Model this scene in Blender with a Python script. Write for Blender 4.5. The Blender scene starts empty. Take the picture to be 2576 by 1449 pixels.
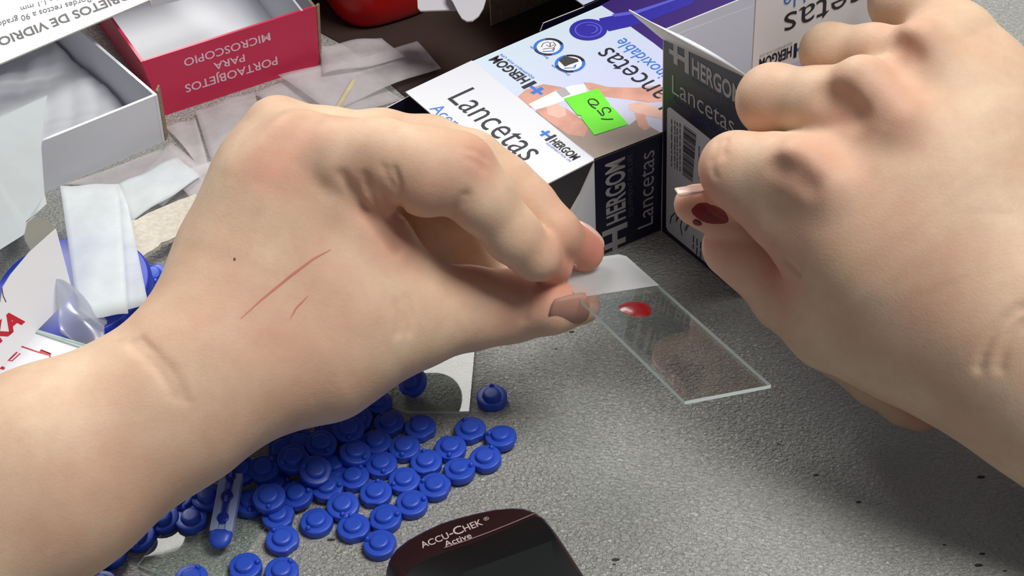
import bpy, bmesh, math, random
import numpy as np
from mathutils import Vector, Matrix
from mathutils.bvhtree import BVHTree
from math import radians, sin, cos, pi
random.seed(7)
S = 0.001                      # everything below is written in millimetres
SC = bpy.context.scene
COL = SC.collection

# ------------------------------------------------------------------ camera
F_PX, H, PT, RL = 4100.0, 348.0, radians(43), radians(3.5)
R0 = np.array([1, 0, 0.]); FW = np.array([0, cos(PT), -sin(PT)]); D0 = np.array([0, -sin(PT), -cos(PT)])
RX = R0*cos(RL) + D0*sin(RL); DY = D0*cos(RL) - R0*sin(RL); CP = np.array([0, 0, H])
cam = bpy.data.objects.new('camera', bpy.data.cameras.new('camera'))
COL.objects.link(cam)
cam.data.sensor_width = 36; cam.data.lens = 36*F_PX/2576; cam.data.clip_start = 0.02; cam.data.clip_end = 20
m = Matrix((RX, -DY, -FW)).transposed().to_4x4(); m.translation = Vector(CP*S)
cam.matrix_world = m
SC.camera = cam

# ------------------------------------------------------------------ world, lights, exposure
wd = bpy.data.worlds.new('world'); SC.world = wd; wd.use_nodes = True
wd.node_tree.nodes['Background'].inputs[0].default_value = (0.80, 0.86, 1.0, 1)
wd.node_tree.nodes['Background'].inputs[1].default_value = 0.17
def area(name, loc, target, sx, sy, power, col):
    l = bpy.data.lights.new(name, 'AREA'); l.shape = 'RECTANGLE'; l.size = sx; l.size_y = sy
    l.energy = power; l.color = col
    o = bpy.data.objects.new(name, l); COL.objects.link(o); o.location = loc
    o.rotation_euler = (Vector(target)-Vector(loc)).to_track_quat('-Z', 'Y').to_euler()
    return o
area('ceiling_panel_light', (-0.62, 2.25, 1.65), (0, 0.35, 0), 1.1, 1.0, 46, (1.0, 0.975, 0.93))
area('ceiling_panel_light', (0.62, 0.22, 1.55), (0.05, 0.33, 0), 0.6, 0.6, 26, (1.0, 0.97, 0.92))
SC.view_settings.view_transform = 'Standard'; SC.view_settings.look = 'None'
SC.view_settings.gamma = 1; SC.view_settings.use_curve_mapping = False
SC.view_settings.exposure = -0.07

# ------------------------------------------------------------------ helpers
def A3(v): return np.array(v, float)
def nrm(v): v = A3(v); return v/np.linalg.norm(v)
def ray(px, py): return FW + RX*(px-1288)/F_PX + DY*(py-724.5)/F_PX
def G(px, py, h=0.0):
    d = ray(px, py); return CP + d*((h-H)/d[2])
def W(px, py, z): return CP + ray(px, py)*z
def PL(px, py, pl):
    O, n = pl; d = ray(px, py); return CP + d*(((O-CP) @ n)/(d @ n))
def plane3(a, b, c):
    n = nrm(np.cross(b-a, c-a))
    if n @ (CP-a) < 0: n = -n
    return (A3(a), n)
def lin(c): return tuple(((x/255)/12.92 if x/255 <= 0.04045 else ((x/255+0.055)/1.055)**2.4) for x in c)

def mat(name, rgb, rough=0.5, spec=0.5, bump=None, vary=0.0, vscale=300, metal=0, sss=0, alpha=1, trans=0, coat=0):
    m = bpy.data.materials.new(name); m.use_nodes = True; nt = m.node_tree; b = nt.nodes['Principled BSDF']
    c = lin(rgb)+(1,)
    b.inputs['Base Color'].default_value = c; b.inputs['Roughness'].default_value = rough
    b.inputs['Specular IOR Level'].default_value = spec; b.inputs['Metallic'].default_value = metal
    b.inputs['Coat Weight'].default_value = coat
    if sss:
        b.inputs['Subsurface Weight'].default_value = sss
        b.inputs['Subsurface Radius'].default_value = (1.0, 0.35, 0.2); b.inputs['Subsurface Scale'].default_value = 0.002
    if trans: b.inputs['Transmission Weight'].default_value = trans
    b.inputs['Alpha'].default_value = alpha
    tc = nt.nodes.new('ShaderNodeTexCoord')
    if vary:
        n = nt.nodes.new('ShaderNodeTexNoise'); n.inputs['Scale'].default_value = vscale; n.inputs['Detail'].default_value = 4
        nt.links.new(tc.outputs['Object'], n.inputs['Vector'])
        r = nt.nodes.new('ShaderNodeValToRGB'); nt.links.new(n.outputs['Fac'], r.inputs[0])
        r.color_ramp.elements[0].position = 0.35; r.color_ramp.elements[1].position = 0.65
        r.color_ramp.elements[0].color = tuple(x*(1-vary) for x in c[:3])+(1,)
        r.color_ramp.elements[1].color = tuple(min(1, x*(1+vary*.5)) for x in c[:3])+(1,)
        nt.links.new(r.outputs[0], b.inputs['Base Color'])
    if bump:
        n = nt.nodes.new('ShaderNodeTexNoise'); n.inputs['Scale'].default_value = bump[0]; n.inputs['Detail'].default_value = 3
        nt.links.new(tc.outputs['Object'], n.inputs['Vector'])
        bp = nt.nodes.new('ShaderNodeBump'); bp.inputs['Strength'].default_value = bump[1]; bp.inputs['Distance'].default_value = bump[2]
        nt.links.new(n.outputs['Fac'], bp.inputs['Height']); nt.links.new(bp.outputs[0], b.inputs['Normal'])
    return m

def thin_mat(name, rgb, see=0.3, back=0.35, rough=0.6, gloss=0.0, vary=0.0, vscale=120):
    """thin sheet: part see-through, part diffuse, part translucent, a little gloss"""
    m = bpy.data.materials.new(name); m.use_nodes = True; nt = m.node_tree; nt.nodes.clear()
    N = nt.nodes.new; L = nt.links.new
    out = N('ShaderNodeOutputMaterial'); tr = N('ShaderNodeBsdfTransparent'); di = N('ShaderNodeBsdfDiffuse'); tl = N('ShaderNodeBsdfTranslucent')
    tr.inputs[0].default_value = (0.97, 0.98, 0.98, 1)
    c = lin(rgb)+(1,); di.inputs[0].default_value = c; tl.inputs[0].default_value = c
    m1 = N('ShaderNodeMixShader'); m1.inputs[0].default_value = back; L(di.outputs[0], m1.inputs[1]); L(tl.outputs[0], m1.inputs[2])
    m2 = N('ShaderNodeMixShader'); m2.inputs[0].default_value = 1-see; L(tr.outputs[0], m2.inputs[1]); L(m1.outputs[0], m2.inputs[2])
    if vary:
        tc = N('ShaderNodeTexCoord'); no = N('ShaderNodeTexNoise'); no.inputs['Scale'].default_value = vscale; no.inputs['Detail'].default_value = 5
        L(tc.outputs['Object'], no.inputs['Vector']); mr = N('ShaderNodeMapRange')
        mr.inputs[1].default_value = 0.3; mr.inputs[2].default_value = 0.7
        mr.inputs[3].default_value = max(0, 1-see-vary); mr.inputs[4].default_value = min(1, 1-see+vary)
        L(no.outputs['Fac'], mr.inputs[0]); L(mr.outputs[0], m2.inputs[0])
    last = m2
    if gloss:
        gl = N('ShaderNodeBsdfGlossy'); gl.inputs['Roughness'].default_value = rough; lw = N('ShaderNodeLayerWeight'); pw = N('ShaderNodeMath'); pw.operation = 'POWER'; pw.inputs[1].default_value = 4.0; L(lw.outputs['Facing'], pw.inputs[0])
        mu = N('ShaderNodeMath'); mu.operation = 'MULTIPLY_ADD'; mu.inputs[1].default_value = .5*gloss; mu.inputs[2].default_value = .04*gloss; mu.use_clamp = True; L(pw.outputs[0], mu.inputs[0])
        m3 = N('ShaderNodeMixShader'); L(mu.outputs[0], m3.inputs[0]); L(m2.outputs[0], m3.inputs[1]); L(gl.outputs[0], m3.inputs[2]); last = m3
    L(last.outputs[0], out.inputs[0])
    return m

def glass_mat(name, tint=(0.93, 0.965, 0.95), g=2.0):
    m = bpy.data.materials.new(name); m.use_nodes = True; nt = m.node_tree; nt.nodes.clear()
    N = nt.nodes.new; L = nt.links.new
    out = N('ShaderNodeOutputMaterial'); tr = N('ShaderNodeBsdfTransparent'); tr.inputs[0].default_value = tint+(1,)
    gl = N('ShaderNodeBsdfGlossy'); gl.inputs['Roughness'].default_value = 0.03; gl.inputs[0].default_value = (1, 1, 1, 1)
    lw = N('ShaderNodeLayerWeight'); pw = N('ShaderNodeMath'); pw.operation = 'POWER'; pw.inputs[1].default_value = 4.0; L(lw.outputs['Facing'], pw.inputs[0])
    mu = N('ShaderNodeMath'); mu.operation = 'MULTIPLY_ADD'; mu.inputs[1].default_value = g*.5; mu.inputs[2].default_value = .035*g; mu.use_clamp = True
    mx = N('ShaderNodeMixShader'); L(pw.outputs[0], mu.inputs[0]); L(mu.outputs[0], mx.inputs[0]); L(tr.outputs[0], mx.inputs[1]); L(gl.outputs[0], mx.inputs[2])
    L(mx.outputs[0], out.inputs[0]); return m

def tag(o, label=None, cat=None, group=None, kind=None):
    if label: o['label'] = label
    if cat: o['category'] = cat
    if group: o['group'] = group
    if kind: o['kind'] = kind
    return o
def empty(name, p, label, cat, group=None):
    o = bpy.data.objects.new(name, None); o.empty_display_size = 0.01; COL.objects.link(o); o.location = Vector(A3(p)*S)
    return tag(o, label, cat, group)
def mk(name, verts, faces, mats, parent=None, smooth=False, fm=None):
    """verts in world mm; the object's origin goes to the parent's (or its own base) origin"""
    v = np.asarray(verts, float)
    if parent is not None:
        org = np.array(parent.get('_o', (0, 0, 0)), float)
    else:
        org = np.array([v[:, 0].mean(), v[:, 1].mean(), v[:, 2].min()])
    me = bpy.data.meshes.new(name); me.from_pydata(((v-org)*S).tolist(), [], faces)
    for mm in (mats if isinstance(mats, (list, tuple)) else [mats]): me.materials.append(mm)
    if fm is not None: me.polygons.foreach_set('material_index', fm)
    if smooth: me.polygons.foreach_set('use_smooth', [True]*len(me.polygons))
    me.update()
    o = bpy.data.objects.new(name, me); COL.objects.link(o)
    if parent is None:
        o.location = Vector(org*S)
    else:
        o.parent = parent
    o['_o'] = org.tolist()
    return o
def root(name, p, label, cat, group=None):
    o = empty(name, p, label, cat, group); o['_o'] = A3(p).tolist(); return o

def slab(name, quad, t, mats, parent, n=None):
    """panel of thickness t; quad on the outer side, mats = (outer, inner, edge)"""
    q = [A3(p) for p in quad]; nn = n if n is not None else nrm(np.cross(q[1]-q[0], q[2]-q[0]))
    k = len(q)
    if n is None and parent is not None and '_c' in parent and nn @ (sum(q)/k-np.array(parent['_c'])) < 0: nn = -nn
    v = q+[p-nn*t for p in q]
    f = [tuple(range(k)), tuple(range(2*k-1, k-1, -1))]+[(i, k+i, k+(i+1) % k, (i+1) % k) for i in range(k)]
    c = sum(q)/k
    fm = [0, 1]+[2]*k
    if not isinstance(mats, (list, tuple)): mats = (mats, mats, mats)
    o = mk(name, v, f, list(mats), parent, fm=fm)
    bm = bmesh.new(); bm.from_mesh(o.data); bmesh.ops.recalc_face_normals(bm, faces=bm.faces); bm.to_mesh(o.data); bm.free()
    return o
LAY = [0]
def patch(name, pts, pl, m, parent, lift=0.06, px=True, t=0.03):
    q = [PL(p[0], p[1], pl) if px else A3(p) for p in pts]
    q = [p+pl[1]*lift for p in q]
    return slab(name, q, t, m, parent, n=pl[1])
def ribbon(name, lines, pl, w, m, parent, lift=0.09):
    V = []; Fc = []
    for ln in lines:
        P = [PL(a, b, pl)+pl[1]*lift for a, b in ln]
        for i, p in enumerate(P):
            d = nrm((P[min(i+1, len(P)-1)]-P[max(i-1, 0)])); s = np.cross(d, pl[1])*w/2
            V += [p-s, p+s]
            if i: b = len(V)-4; Fc.append((b, b+1, b+3, b+2))
    return mk(name, V, Fc, m, parent)
_tc = {}
def text_mesh(s, bold):
    k = (s, bold)
    if k in _tc: return _tc[k]
    c = bpy.data.curves.new('t', 'FONT'); c.body = s; c.size = 1; c.offset = bold; c.resolution_u = 3; c.fill_mode = 'FRONT'
    o = bpy.data.objects.new('t', c); COL.objects.link(o)
    dg = bpy.context.evaluated_depsgraph_get(); me = bpy.data.meshes.new_from_object(o.evaluated_get(dg))
    v = np.array([x.co[:] for x in me.vertices]); f = [tuple(p.vertices) for p in me.polygons]
    bpy.data.objects.remove(o); bpy.data.meshes.remove(me)
    _tc[k] = (v, f); return _tc[k]
def text3(s, A, B, up, hgt, nn, m, parent, bold=0.0, lift=0.09, base0=True, name='lettering'):
    v, f = text_mesh(s, bold)
    x0, x1 = v[:, 0].min(), v[:, 0].max(); y0 = 0.0 if base0 else v[:, 1].min(); y1 = v[:, 1].max()
    X = B-A
    P = [A + X*(p[0]-x0)/(x1-x0) + up*hgt*(p[1]-y0)/(y1-y0) + nn*lift for p in v]
    return mk(name, P, f, m, parent)
def text(s, pS, pE, pT, pl, m, parent, bold=0.0, lift=0.09, name='lettering'):
    A = PL(*pS, pl); B = PL(*pE, pl); T = PL(*pT, pl); d = nrm(B-A); up = np.cross(pl[1], d); h = (T-A) @ up
    return text3(s, A, B, up, abs(h), pl[1], m, parent, bold, lift, name=name)
def logo(pS, pE, pT, pl, mc, mt, ms, parent, tagline=True):
    A = PL(*pS, pl); B = PL(*pE, pl); T = PL(*pT, pl); d = nrm(B-A); n = pl[1]; up = np.cross(n, d); h = abs((T-A) @ up); w = np.linalg.norm(B-A)
    def rc(x0, x1, y0, y1): return [A+d*w*x0+up*h*y0, A+d*w*x1+up*h*y0, A+d*w*x1+up*h*y1, A+d*w*x0+up*h*y1]
    patch('emblem', rc(0.0, 0.225, 0.42, 0.70), pl, mc, parent, 0.09, px=False)
    patch('emblem', rc(0.065, 0.125, -0.02, 1.12), pl, mc, parent, 0.095, px=False)
    patch('emblem', rc(0.225, 0.285, -0.12, 1.22), pl, mt, parent, 0.1, px=False)
    text3('HERGOM', A+d*w*0.33, B, up, h, n, mt, parent, 0.028)
    if tagline:
        text3('EQUIPMENT FOR LIFE', A+d*w*0.33-up*h*.42, B-up*h*.42, up, h*.24, n, ms, parent, 0.0)
def ngrid(name, f, nu, nv, m, parent=None, t=0.0, smooth=True):
    V = [f(i/nu, j/nv) for j in range(nv+1) for i in range(nu+1)]
    Fc = [(j*(nu+1)+i, j*(nu+1)+i+1, (j+1)*(nu+1)+i+1, (j+1)*(nu+1)+i) for j in range(nv) for i in range(nu)]
    o = mk(name, V, Fc, m, parent, smooth=smooth)
    if t:
        md = o.modifiers.new('solid', 'SOLIDIFY'); md.thickness = t*S; md.offset = 0
    return o
def sheet(name, q, m, parent=None, wave=0.6, t=0.08, nu=10, nv=10, seed=0, sag=0.0):
    """paper sheet through four (px,py,h) corners"""
    P = [G(*p) for p in q]; rs = random.Random(seed); a, b, c = rs.uniform(2, 5), rs.uniform(2, 5), rs.uniform(0, 6)
    def f(u, v):
        p = P[0]*(1-u)*(1-v)+P[1]*u*(1-v)+P[2]*u*v+P[3]*(1-u)*v
        p = p+np.array([0, 0, wave*(0.5+0.5*sin(a*u*2+b*v+c))+sag*4*u*(1-u)])
        return p
    return ngrid(name, f, nu, nv, m, parent, t)
def lathe(name, prof, c, ax, m, parent=None, n=40, ref=None, smooth=True, auto=True):
    ax = nrm(ax); r = nrm(np.cross(ax, [0, 0, 1] if abs(ax[2]) < .9 else [1, 0, 0])); s = np.cross(ax, r); c = A3(c)
    V = []; Fc = []
    for (rad, h) in prof:
        for k in range(n):
            a = 2*pi*k/n; V.append(c+ax*h+(r*cos(a)+s*sin(a))*rad)
    for i in range(len(prof)-1):
        for k in range(n):
            k2 = (k+1) % n; Fc.append((i*n+k, i*n+k2, (i+1)*n+k2, (i+1)*n+k))
    Fc.append(tuple(range(n-1, -1, -1))); Fc.append(tuple((len(prof)-1)*n+k for k in range(n)))
    return mk(name, V, Fc, m, parent, smooth=smooth)
def soften(o, w=0.4, seg=2, ang=30):
    b = o.modifiers.new('bevel', 'BEVEL'); b.width = w*S; b.segments = seg; b.limit_method = 'ANGLE'; b.angle_limit = radians(ang)

# ------------------------------------------------------------------ materials
M = {}
M['table'] = bpy.data.materials.new('grey_laminate'); M['table'].use_nodes = True
nt = M['table'].node_tree; b = nt.nodes['Principled BSDF']
b.inputs['Base Color'].default_value = lin((162, 163, 158))+(1,); b.inputs['Roughness'].default_value = 0.34; b.inputs['Specular IOR Level'].default_value = 1.0
tc = nt.nodes.new('ShaderNodeTexCoord')
v1 = nt.nodes.new('ShaderNodeTexNoise'); v1.inputs['Scale'].default_value = 760; v1.inputs['Detail'].default_value = 2.5; v1.inputs['Distortion'].default_value = 1.1
v2 = nt.nodes.new('ShaderNodeTexVoronoi'); v2.inputs['Scale'].default_value = 760
mp = nt.nodes.new('ShaderNodeMapping'); mp.inputs['Scale'].default_value = (1, 1.5, 1); mp.inputs['Rotation'].default_value = (0, 0, 0.5)
nt.links.new(tc.outputs['Object'], mp.inputs[0]); nt.links.new(mp.outputs[0], v1.inputs['Vector']); nt.links.new(mp.outputs[0], v2.inputs['Vector'])
ad = nt.nodes.new('ShaderNodeMath'); ad.operation = 'MULTIPLY_ADD'; ad.inputs[1].default_value = 0.35
nt.links.new(v2.outputs['Distance'], ad.inputs[0]); nt.links.new(v1.outputs['Fac'], ad.inputs[2])
bp = nt.nodes.new('ShaderNodeBump'); bp.inputs['Strength'].default_value = 1.0; bp.inputs['Distance'].default_value = 0.0011
nt.links.new(ad.outputs[0], bp.inputs['Height']); nt.links.new(bp.outputs[0], b.inputs['Normal'])

# skin with flush attribute
def skin_mat(name, base, red, pale):
    m = bpy.data.materials.new(name); m.use_nodes = True; nt = m.node_tree; b = nt.nodes['Principled BSDF']; N = nt.nodes.new; L = nt.links.new
    at = N('ShaderNodeAttribute'); at.attribute_name = 'flush'; tc = N('ShaderNodeTexCoord')
    no = N('ShaderNodeTexNoise'); no.inputs['Scale'].default_value = 55; no.inputs['Detail'].default_value = 4; L(tc.outputs['Object'], no.inputs['Vector'])
    r1 = N('ShaderNodeMapRange'); r1.inputs[1].default_value = .38; r1.inputs[2].default_value = .68; L(no.outputs['Fac'], r1.inputs[0])
    mx = N('ShaderNodeMix'); mx.data_type = 'RGBA'; L(r1.outputs[0], mx.inputs[0])
    mx.inputs[6].default_value = lin(base)+(1,); mx.inputs[7].default_value = lin(pale)+(1,)
    m2 = N('ShaderNodeMix'); m2.data_type = 'RGBA'; L(at.outputs['Fac'], m2.inputs[0]); L(mx.outputs[2], m2.inputs[6]); m2.inputs[7].default_value = lin(red)+(1,)
    nf = N('ShaderNodeTexNoise'); nf.inputs['Scale'].default_value = 260; nf.inputs['Detail'].default_value = 6; nf.inputs['Roughness'].default_value = .7; L(tc.outputs['Object'], nf.inputs['Vector'])
    r3 = N('ShaderNodeMapRange'); r3.inputs[1].default_value = .3; r3.inputs[2].default_value = .7; r3.inputs[3].default_value = 0.0; r3.inputs[4].default_value = .22; L(nf.outputs['Fac'], r3.inputs[0])
    m4 = N('ShaderNodeMix'); m4.data_type = 'RGBA'; L(r3.outputs[0], m4.inputs[0]); L(m2.outputs[2], m4.inputs[6]); m4.inputs[7].default_value = lin((186, 140, 116))+(1,)
    L(m4.outputs[2], b.inputs['Base Color'])
    b.inputs['Roughness'].default_value = 0.58; b.inputs['Specular IOR Level'].default_value = 0.3
    b.inputs['Subsurface Weight'].default_value = 0.22; b.inputs['Subsurface Radius'].default_value = (1, .32, .16); b.inputs['Subsurface Scale'].default_value = 0.003
    n1 = N('ShaderNodeTexNoise'); n1.inputs['Scale'].default_value = 1500; n1.inputs['Detail'].default_value = 4; L(tc.outputs['Object'], n1.inputs['Vector'])
    v = N('ShaderNodeTexVoronoi'); v.inputs['Scale'].default_value = 1300; L(tc.outputs['Object'], v.inputs['Vector'])
    a = N('ShaderNodeMath'); a.operation = 'ADD'; L(n1.outputs['Fac'], a.inputs[0]); L(v.outputs['Distance'], a.inputs[1])
    bp = N('ShaderNodeBump'); bp.inputs['Strength'].default_value = 0.10; bp.inputs['Distance'].default_value = 0.0003
    L(a.outputs[0], bp.inputs['Height']); L(bp.outputs[0], b.inputs['Normal'])
    return m
M['skin'] = skin_mat('skin', (216, 182, 154), (200, 122, 106), (226, 200, 170))
M['nail'] = mat('fingernail', (232, 190, 178), 0.25, 0.5, sss=.2)
M['nail_edge'] = mat('nail_edge', (235, 222, 190), 0.35)
M['nail_dull'] = mat('thumb_nail', (168, 124, 108), 0.6)
M['blood'] = mat('blood', (112, 5, 8), 0.3, 0.5, coat=.15)
M['blood_dry'] = mat('smeared_blood', (120, 22, 20), 0.4, 0.4)
M['scratch'] = mat('scratch_red', (196, 118, 102), 0.6)
M['mole'] = mat('mole_brown', (120, 78, 55), 0.6)
M['capblue'] = mat('cobalt_plastic', (42, 80, 196), 0.40, 0.5, bump=(900, .15, .0003), sss=0)
M['lancet_blue'] = mat('deep_blue_plastic', (18, 44, 150), 0.3)
M['lancet_clear'] = thin_mat('milky_blue_plastic', (205, 220, 255), see=.04, back=.5, gloss=1.5, rough=.25)
M['glass'] = glass_mat('slide_glass', (0.95, 0.975, 0.965), 2.6)
M['glass_flat'] = glass_mat('slide_glass_on_table', (0.93, 0.965, 0.95), 1.0)
M['glass_edge'] = thin_mat('slide_ground_edge', (226, 242, 236), see=.12, back=.4, gloss=1, rough=.3)
M['frost'] = thin_mat('frosted_glass', (225, 225, 228), see=.42, back=.45)
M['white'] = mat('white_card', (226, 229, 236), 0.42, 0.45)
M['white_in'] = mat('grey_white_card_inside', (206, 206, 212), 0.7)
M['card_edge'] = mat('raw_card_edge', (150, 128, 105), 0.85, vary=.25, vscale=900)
M['edge_pale'] = mat('pale_card_edge', (205, 198, 188), 0.8)
M['pink'] = mat('crimson_print', (212, 48, 88), 0.36, 0.45, bump=(2500, .05, .0002))
M['pinktext'] = mat('pale_pink_ink', (246, 205, 220), 0.5)
M['navy'] = mat('navy_print', (20, 20, 48), 0.32, 0.5)
M['navy2'] = mat('violet_print', (60, 34, 118), 0.34, 0.5)
M['blueprint'] = mat('indigo_print', (52, 44, 168), 0.34, 0.5)
M['bluelight'] = mat('light_indigo_print', (96, 98, 214), 0.34)
M['bluedim'] = mat('dim_navy_ink', (34, 44, 104), 0.4)
M['ink'] = mat('black_ink', (24, 22, 38), 0.45)
M['inkgrey'] = mat('dark_grey_ink', (60, 58, 56), 0.5)
M['blueink'] = mat('sky_blue_ink', (52, 120, 214), 0.45)
M['silver'] = mat('silver_ink', (176, 174, 178), 0.4)
M['silverdim'] = mat('dim_silver_ink', (92, 90, 104), 0.45)
M['labelgrey'] = mat('sticker_white', (196, 198, 206), 0.45)
M['green'] = mat('fluorescent_green_paper', (112, 232, 48), 0.55, bump=(500, .15, .0003))
M['pic_skin'] = mat('printed_skin_tone', (214, 158, 140), 0.4, vary=.18, vscale=140)
M['pic_skin2'] = mat('printed_pale_skin_tone', (228, 184, 168), 0.4, vary=.12, vscale=140)
M['pic_taupe'] = mat('printed_taupe', (158, 140, 128), 0.4, vary=.12, vscale=60)
M['pic_white'] = mat('printed_white', (238, 240, 246), 0.4)
M['redink'] = mat('red_ink', (190, 30, 50), 0.45)
M['beige'] = mat('torn_grey_board', (204, 198, 184), 0.95, bump=(700, .5, .0005), vary=.12, vscale=700)
M['redplastic'] = mat('red_plastic', (190, 14, 18), 0.28, 0.5)
M['bluelid'] = mat('blue_lid_plastic', (22, 52, 178), 0.4)
M['paper'] = thin_mat('interleaf_paper', (246, 251, 253), see=.30, back=.4, vary=.08)
M['paper_thin'] = thin_mat('thin_interleaf_paper', (250, 244, 247), see=.60, back=.4, vary=.08)
M['paper_grey'] = thin_mat('grey_tissue_sheet', (214, 220, 222), see=.06, back=.35, vary=.04)
M['bag'] = thin_mat('clear_bag', (205, 210, 226), see=.66, back=.4, gloss=1.2, rough=.25)
M['tissue'] = thin_mat('white_tissue', (240, 243, 247), see=.05, back=.3)
M['wood'] = mat('pale_wood', (206, 196, 160), 0.6, vary=.12, vscale=200)
M['meter'] = mat('dark_maroon_plastic', (44, 22, 26), 0.38, 0.4, bump=(2600, .25, .0003))
M['meter_black'] = mat('black_gloss_plastic', (14, 14, 15), 0.22, 0.4)
M['meter_line'] = mat('ridge_grey', (128, 104, 104), 0.4)
M['meter_text'] = mat('grey_pink_ink', (196, 178, 178), 0.5)
M['floor'] = mat('floor_tile', (120, 118, 112), 0.6, vary=.1, vscale=6)
M['leg'] = mat('steel_leg', (90, 90, 92), 0.4, metal=.8)
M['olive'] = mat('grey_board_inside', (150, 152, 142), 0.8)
M['speck'] = mat('dark_speck', (52, 44, 42), 0.7)

# ------------------------------------------------------------------ structure: floor, table
fl = mk('floor', [(-3000, -3000, -750), (3000, -3000, -750), (3000, 3500, -750), (-3000, 3500, -750), (-3000, -3000, -800), (3000, -3000, -800), (3000, 3500, -800), (-3000, 3500, -800)],
        [(0, 1, 2, 3), (7, 6, 5, 4), (0, 4, 5, 1), (1, 5, 6, 2), (2, 6, 7, 3), (3, 7, 4, 0)], M['floor']); tag(fl, kind='structure')
tb = root('table', (0, 300, -750), 'grey leather-grained laminate table under everything', 'table')
def box(name, x0, x1, y0, y1, z0, z1, m, parent):
    v = [(x0, y0, z0), (x1, y0, z0), (x1, y1, z0), (x0, y1, z0), (x0, y0, z1), (x1, y0, z1), (x1, y1, z1), (x0, y1, z1)]
    return mk(name, v, [(3, 2, 1, 0), (4, 5, 6, 7), (0, 1, 5, 4), (1, 2, 6, 5), (2, 3, 7, 6), (3, 0, 4, 7)], m, parent)
tt = box('tabletop', -800, 800, -300, 1000, -25, 0, M['table'], tb)
for x in (-760, 720):
    for y in (-260, 920): box('leg', x, x+40, y, y+40, -750, -25, M['leg'], tb)
for i, (a, c) in enumerate([(1960, 1117), (2053, 1195), (2468, 1200), (2376, 1371), (2471, 1393), (2462, 1422), (1399, 878), (1438, 835), (833, 1358), (1545, 1420), (2160, 1263), (1549, 1408), (2528, 1436)]):
    p = G(a, c, 0.03); r = .45+.25*(i % 3)
    mk('speck', [p+A3((r*cos(k*1.05+i)*1.3, r*sin(k*1.05+i)*.6, 0)) for k in range(6)], [tuple(range(6))], M['speck'], tb)

mt_ = slab('table_mat', [G(772, 62, .5), G(880, 120, .5), G(1012, 236, .5), G(1100, 300, .5), G(1700, 60, .5), G(1500, -160, .5), G(700, -160, .5)], .5, mat('shade_brown', (50, 36, 30), .6, bump=(400, .2, .0005)), None, n=A3([0, 0, 1]))  # flat dark sheet added in place of deep shade on the table
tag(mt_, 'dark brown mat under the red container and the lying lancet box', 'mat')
# ------------------------------------------------------------------ lancet box lying down (picture side up)
TH = 0.45
L_, N_ = G(1187, 152, 40), G(1495, 402, 40)
qL = nrm(G(1512, 12, 40)-L_); qN = nrm(G(1665, 335, 40)-N_); LEN = 88
Lf, Nf = L_+qL*LEN, N_+qN*LEN
Lb, Nb = L_-A3([0, 0, 40]), N_-A3([0, 0, 40])
Lfb, Nfb = Lf-A3([0, 0, 40]), Nf-A3([0, 0, 40])
lb = root('lancet_box', (Lb+Nb)/2, 'open lancet box lying picture side up with a green 150 sticker', 'box')
lb['_c'] = ((Lb+Nb+Lf+Nf)/4).tolist()
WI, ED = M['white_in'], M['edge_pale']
# gradient print on the picture panel
mg = bpy.data.materials.new('picture_print'); mg.use_nodes = True; nt = mg.node_tree; b = nt.nodes['Principled BSDF']; b.inputs['Roughness'].default_value = .36
tc = nt.nodes.new('ShaderNodeTexCoord'); d = nt.nodes.new('ShaderNodeVectorMath'); d.operation = 'DOT_PRODUCT'
dd = nrm(L_-N_); nt.links.new(tc.outputs['Object'], d.inputs[0]); d.inputs[1].default_value = Vector(dd)*1000
mr = nt.nodes.new('ShaderNodeMapRange'); c0 = (N_-A3(lb['_o'])) @ dd; mr.inputs[1].default_value = c0; mr.inputs[2].default_value = c0+66
rp = nt.nodes.new('ShaderNodeValToRGB'); nt.links.new(d.outputs['Value'], mr.inputs[0]); nt.links.new(mr.outputs[0], rp.inputs[0])
e = rp.color_ramp.elements; e[0].position = 0; e[0].color = lin((200, 196, 216))+(1,); e[1].position = 1; e[1].color = lin((214, 232, 244))+(1,)
k = e.new(.45); k.color = lin((204, 210, 240))+(1,)
nt.links.new(rp.outputs[0], b.inputs['Base Color'])
slab('top_panel', [L_, N_, Nf, Lf], TH, (mg, WI, ED), lb)
slab('side_panel', [Nb, Nfb, Nf, N_], TH, (M['navy'], WI, ED), lb)
slab('side_panel', [L_, Lf, Lfb, Lb], TH, (M['navy'], WI, ED), lb)
slab('bottom_panel', [Lb, Lfb, Nfb, Nb], TH, (M['white'], WI, ED), lb)
slab('end_panel', [Nfb, Lfb, Lf, Nf], TH, (M['white'], WI, ED), lb)
fa, fb = G(1020, 231, 40), G(1322, 490, 40)
lid = slab('lid_flap', [L_, fa, fb, N_], TH, (M['white'], WI, ED), lb, n=A3([0, 0, 1]))
out = nrm(fa-L_)
slab('dust_flap', [N_-A3([.3, 0, 1.0]), Nb, Nb+out*17+A3([0, 0, 4]), Nb+out*19+A3([0, 0, 15]), N_+out*6-A3([0, 0, 10])], TH, (WI, M['white'], ED), lb, n=nrm(np.cross(Nb-N_, out)))
slab('dust_flap', [L_-A3([0, 0, 1]), Lb, Lb+out*32+A3([0, 0, 9]), L_+out*37-A3([0, 0, 3])], TH, (M['navy'], WI, ED), lb, n=nrm(np.cross(out, Nb-N_)*1.0))
pT = (L_, A3([0, 0, 1.]))
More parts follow.
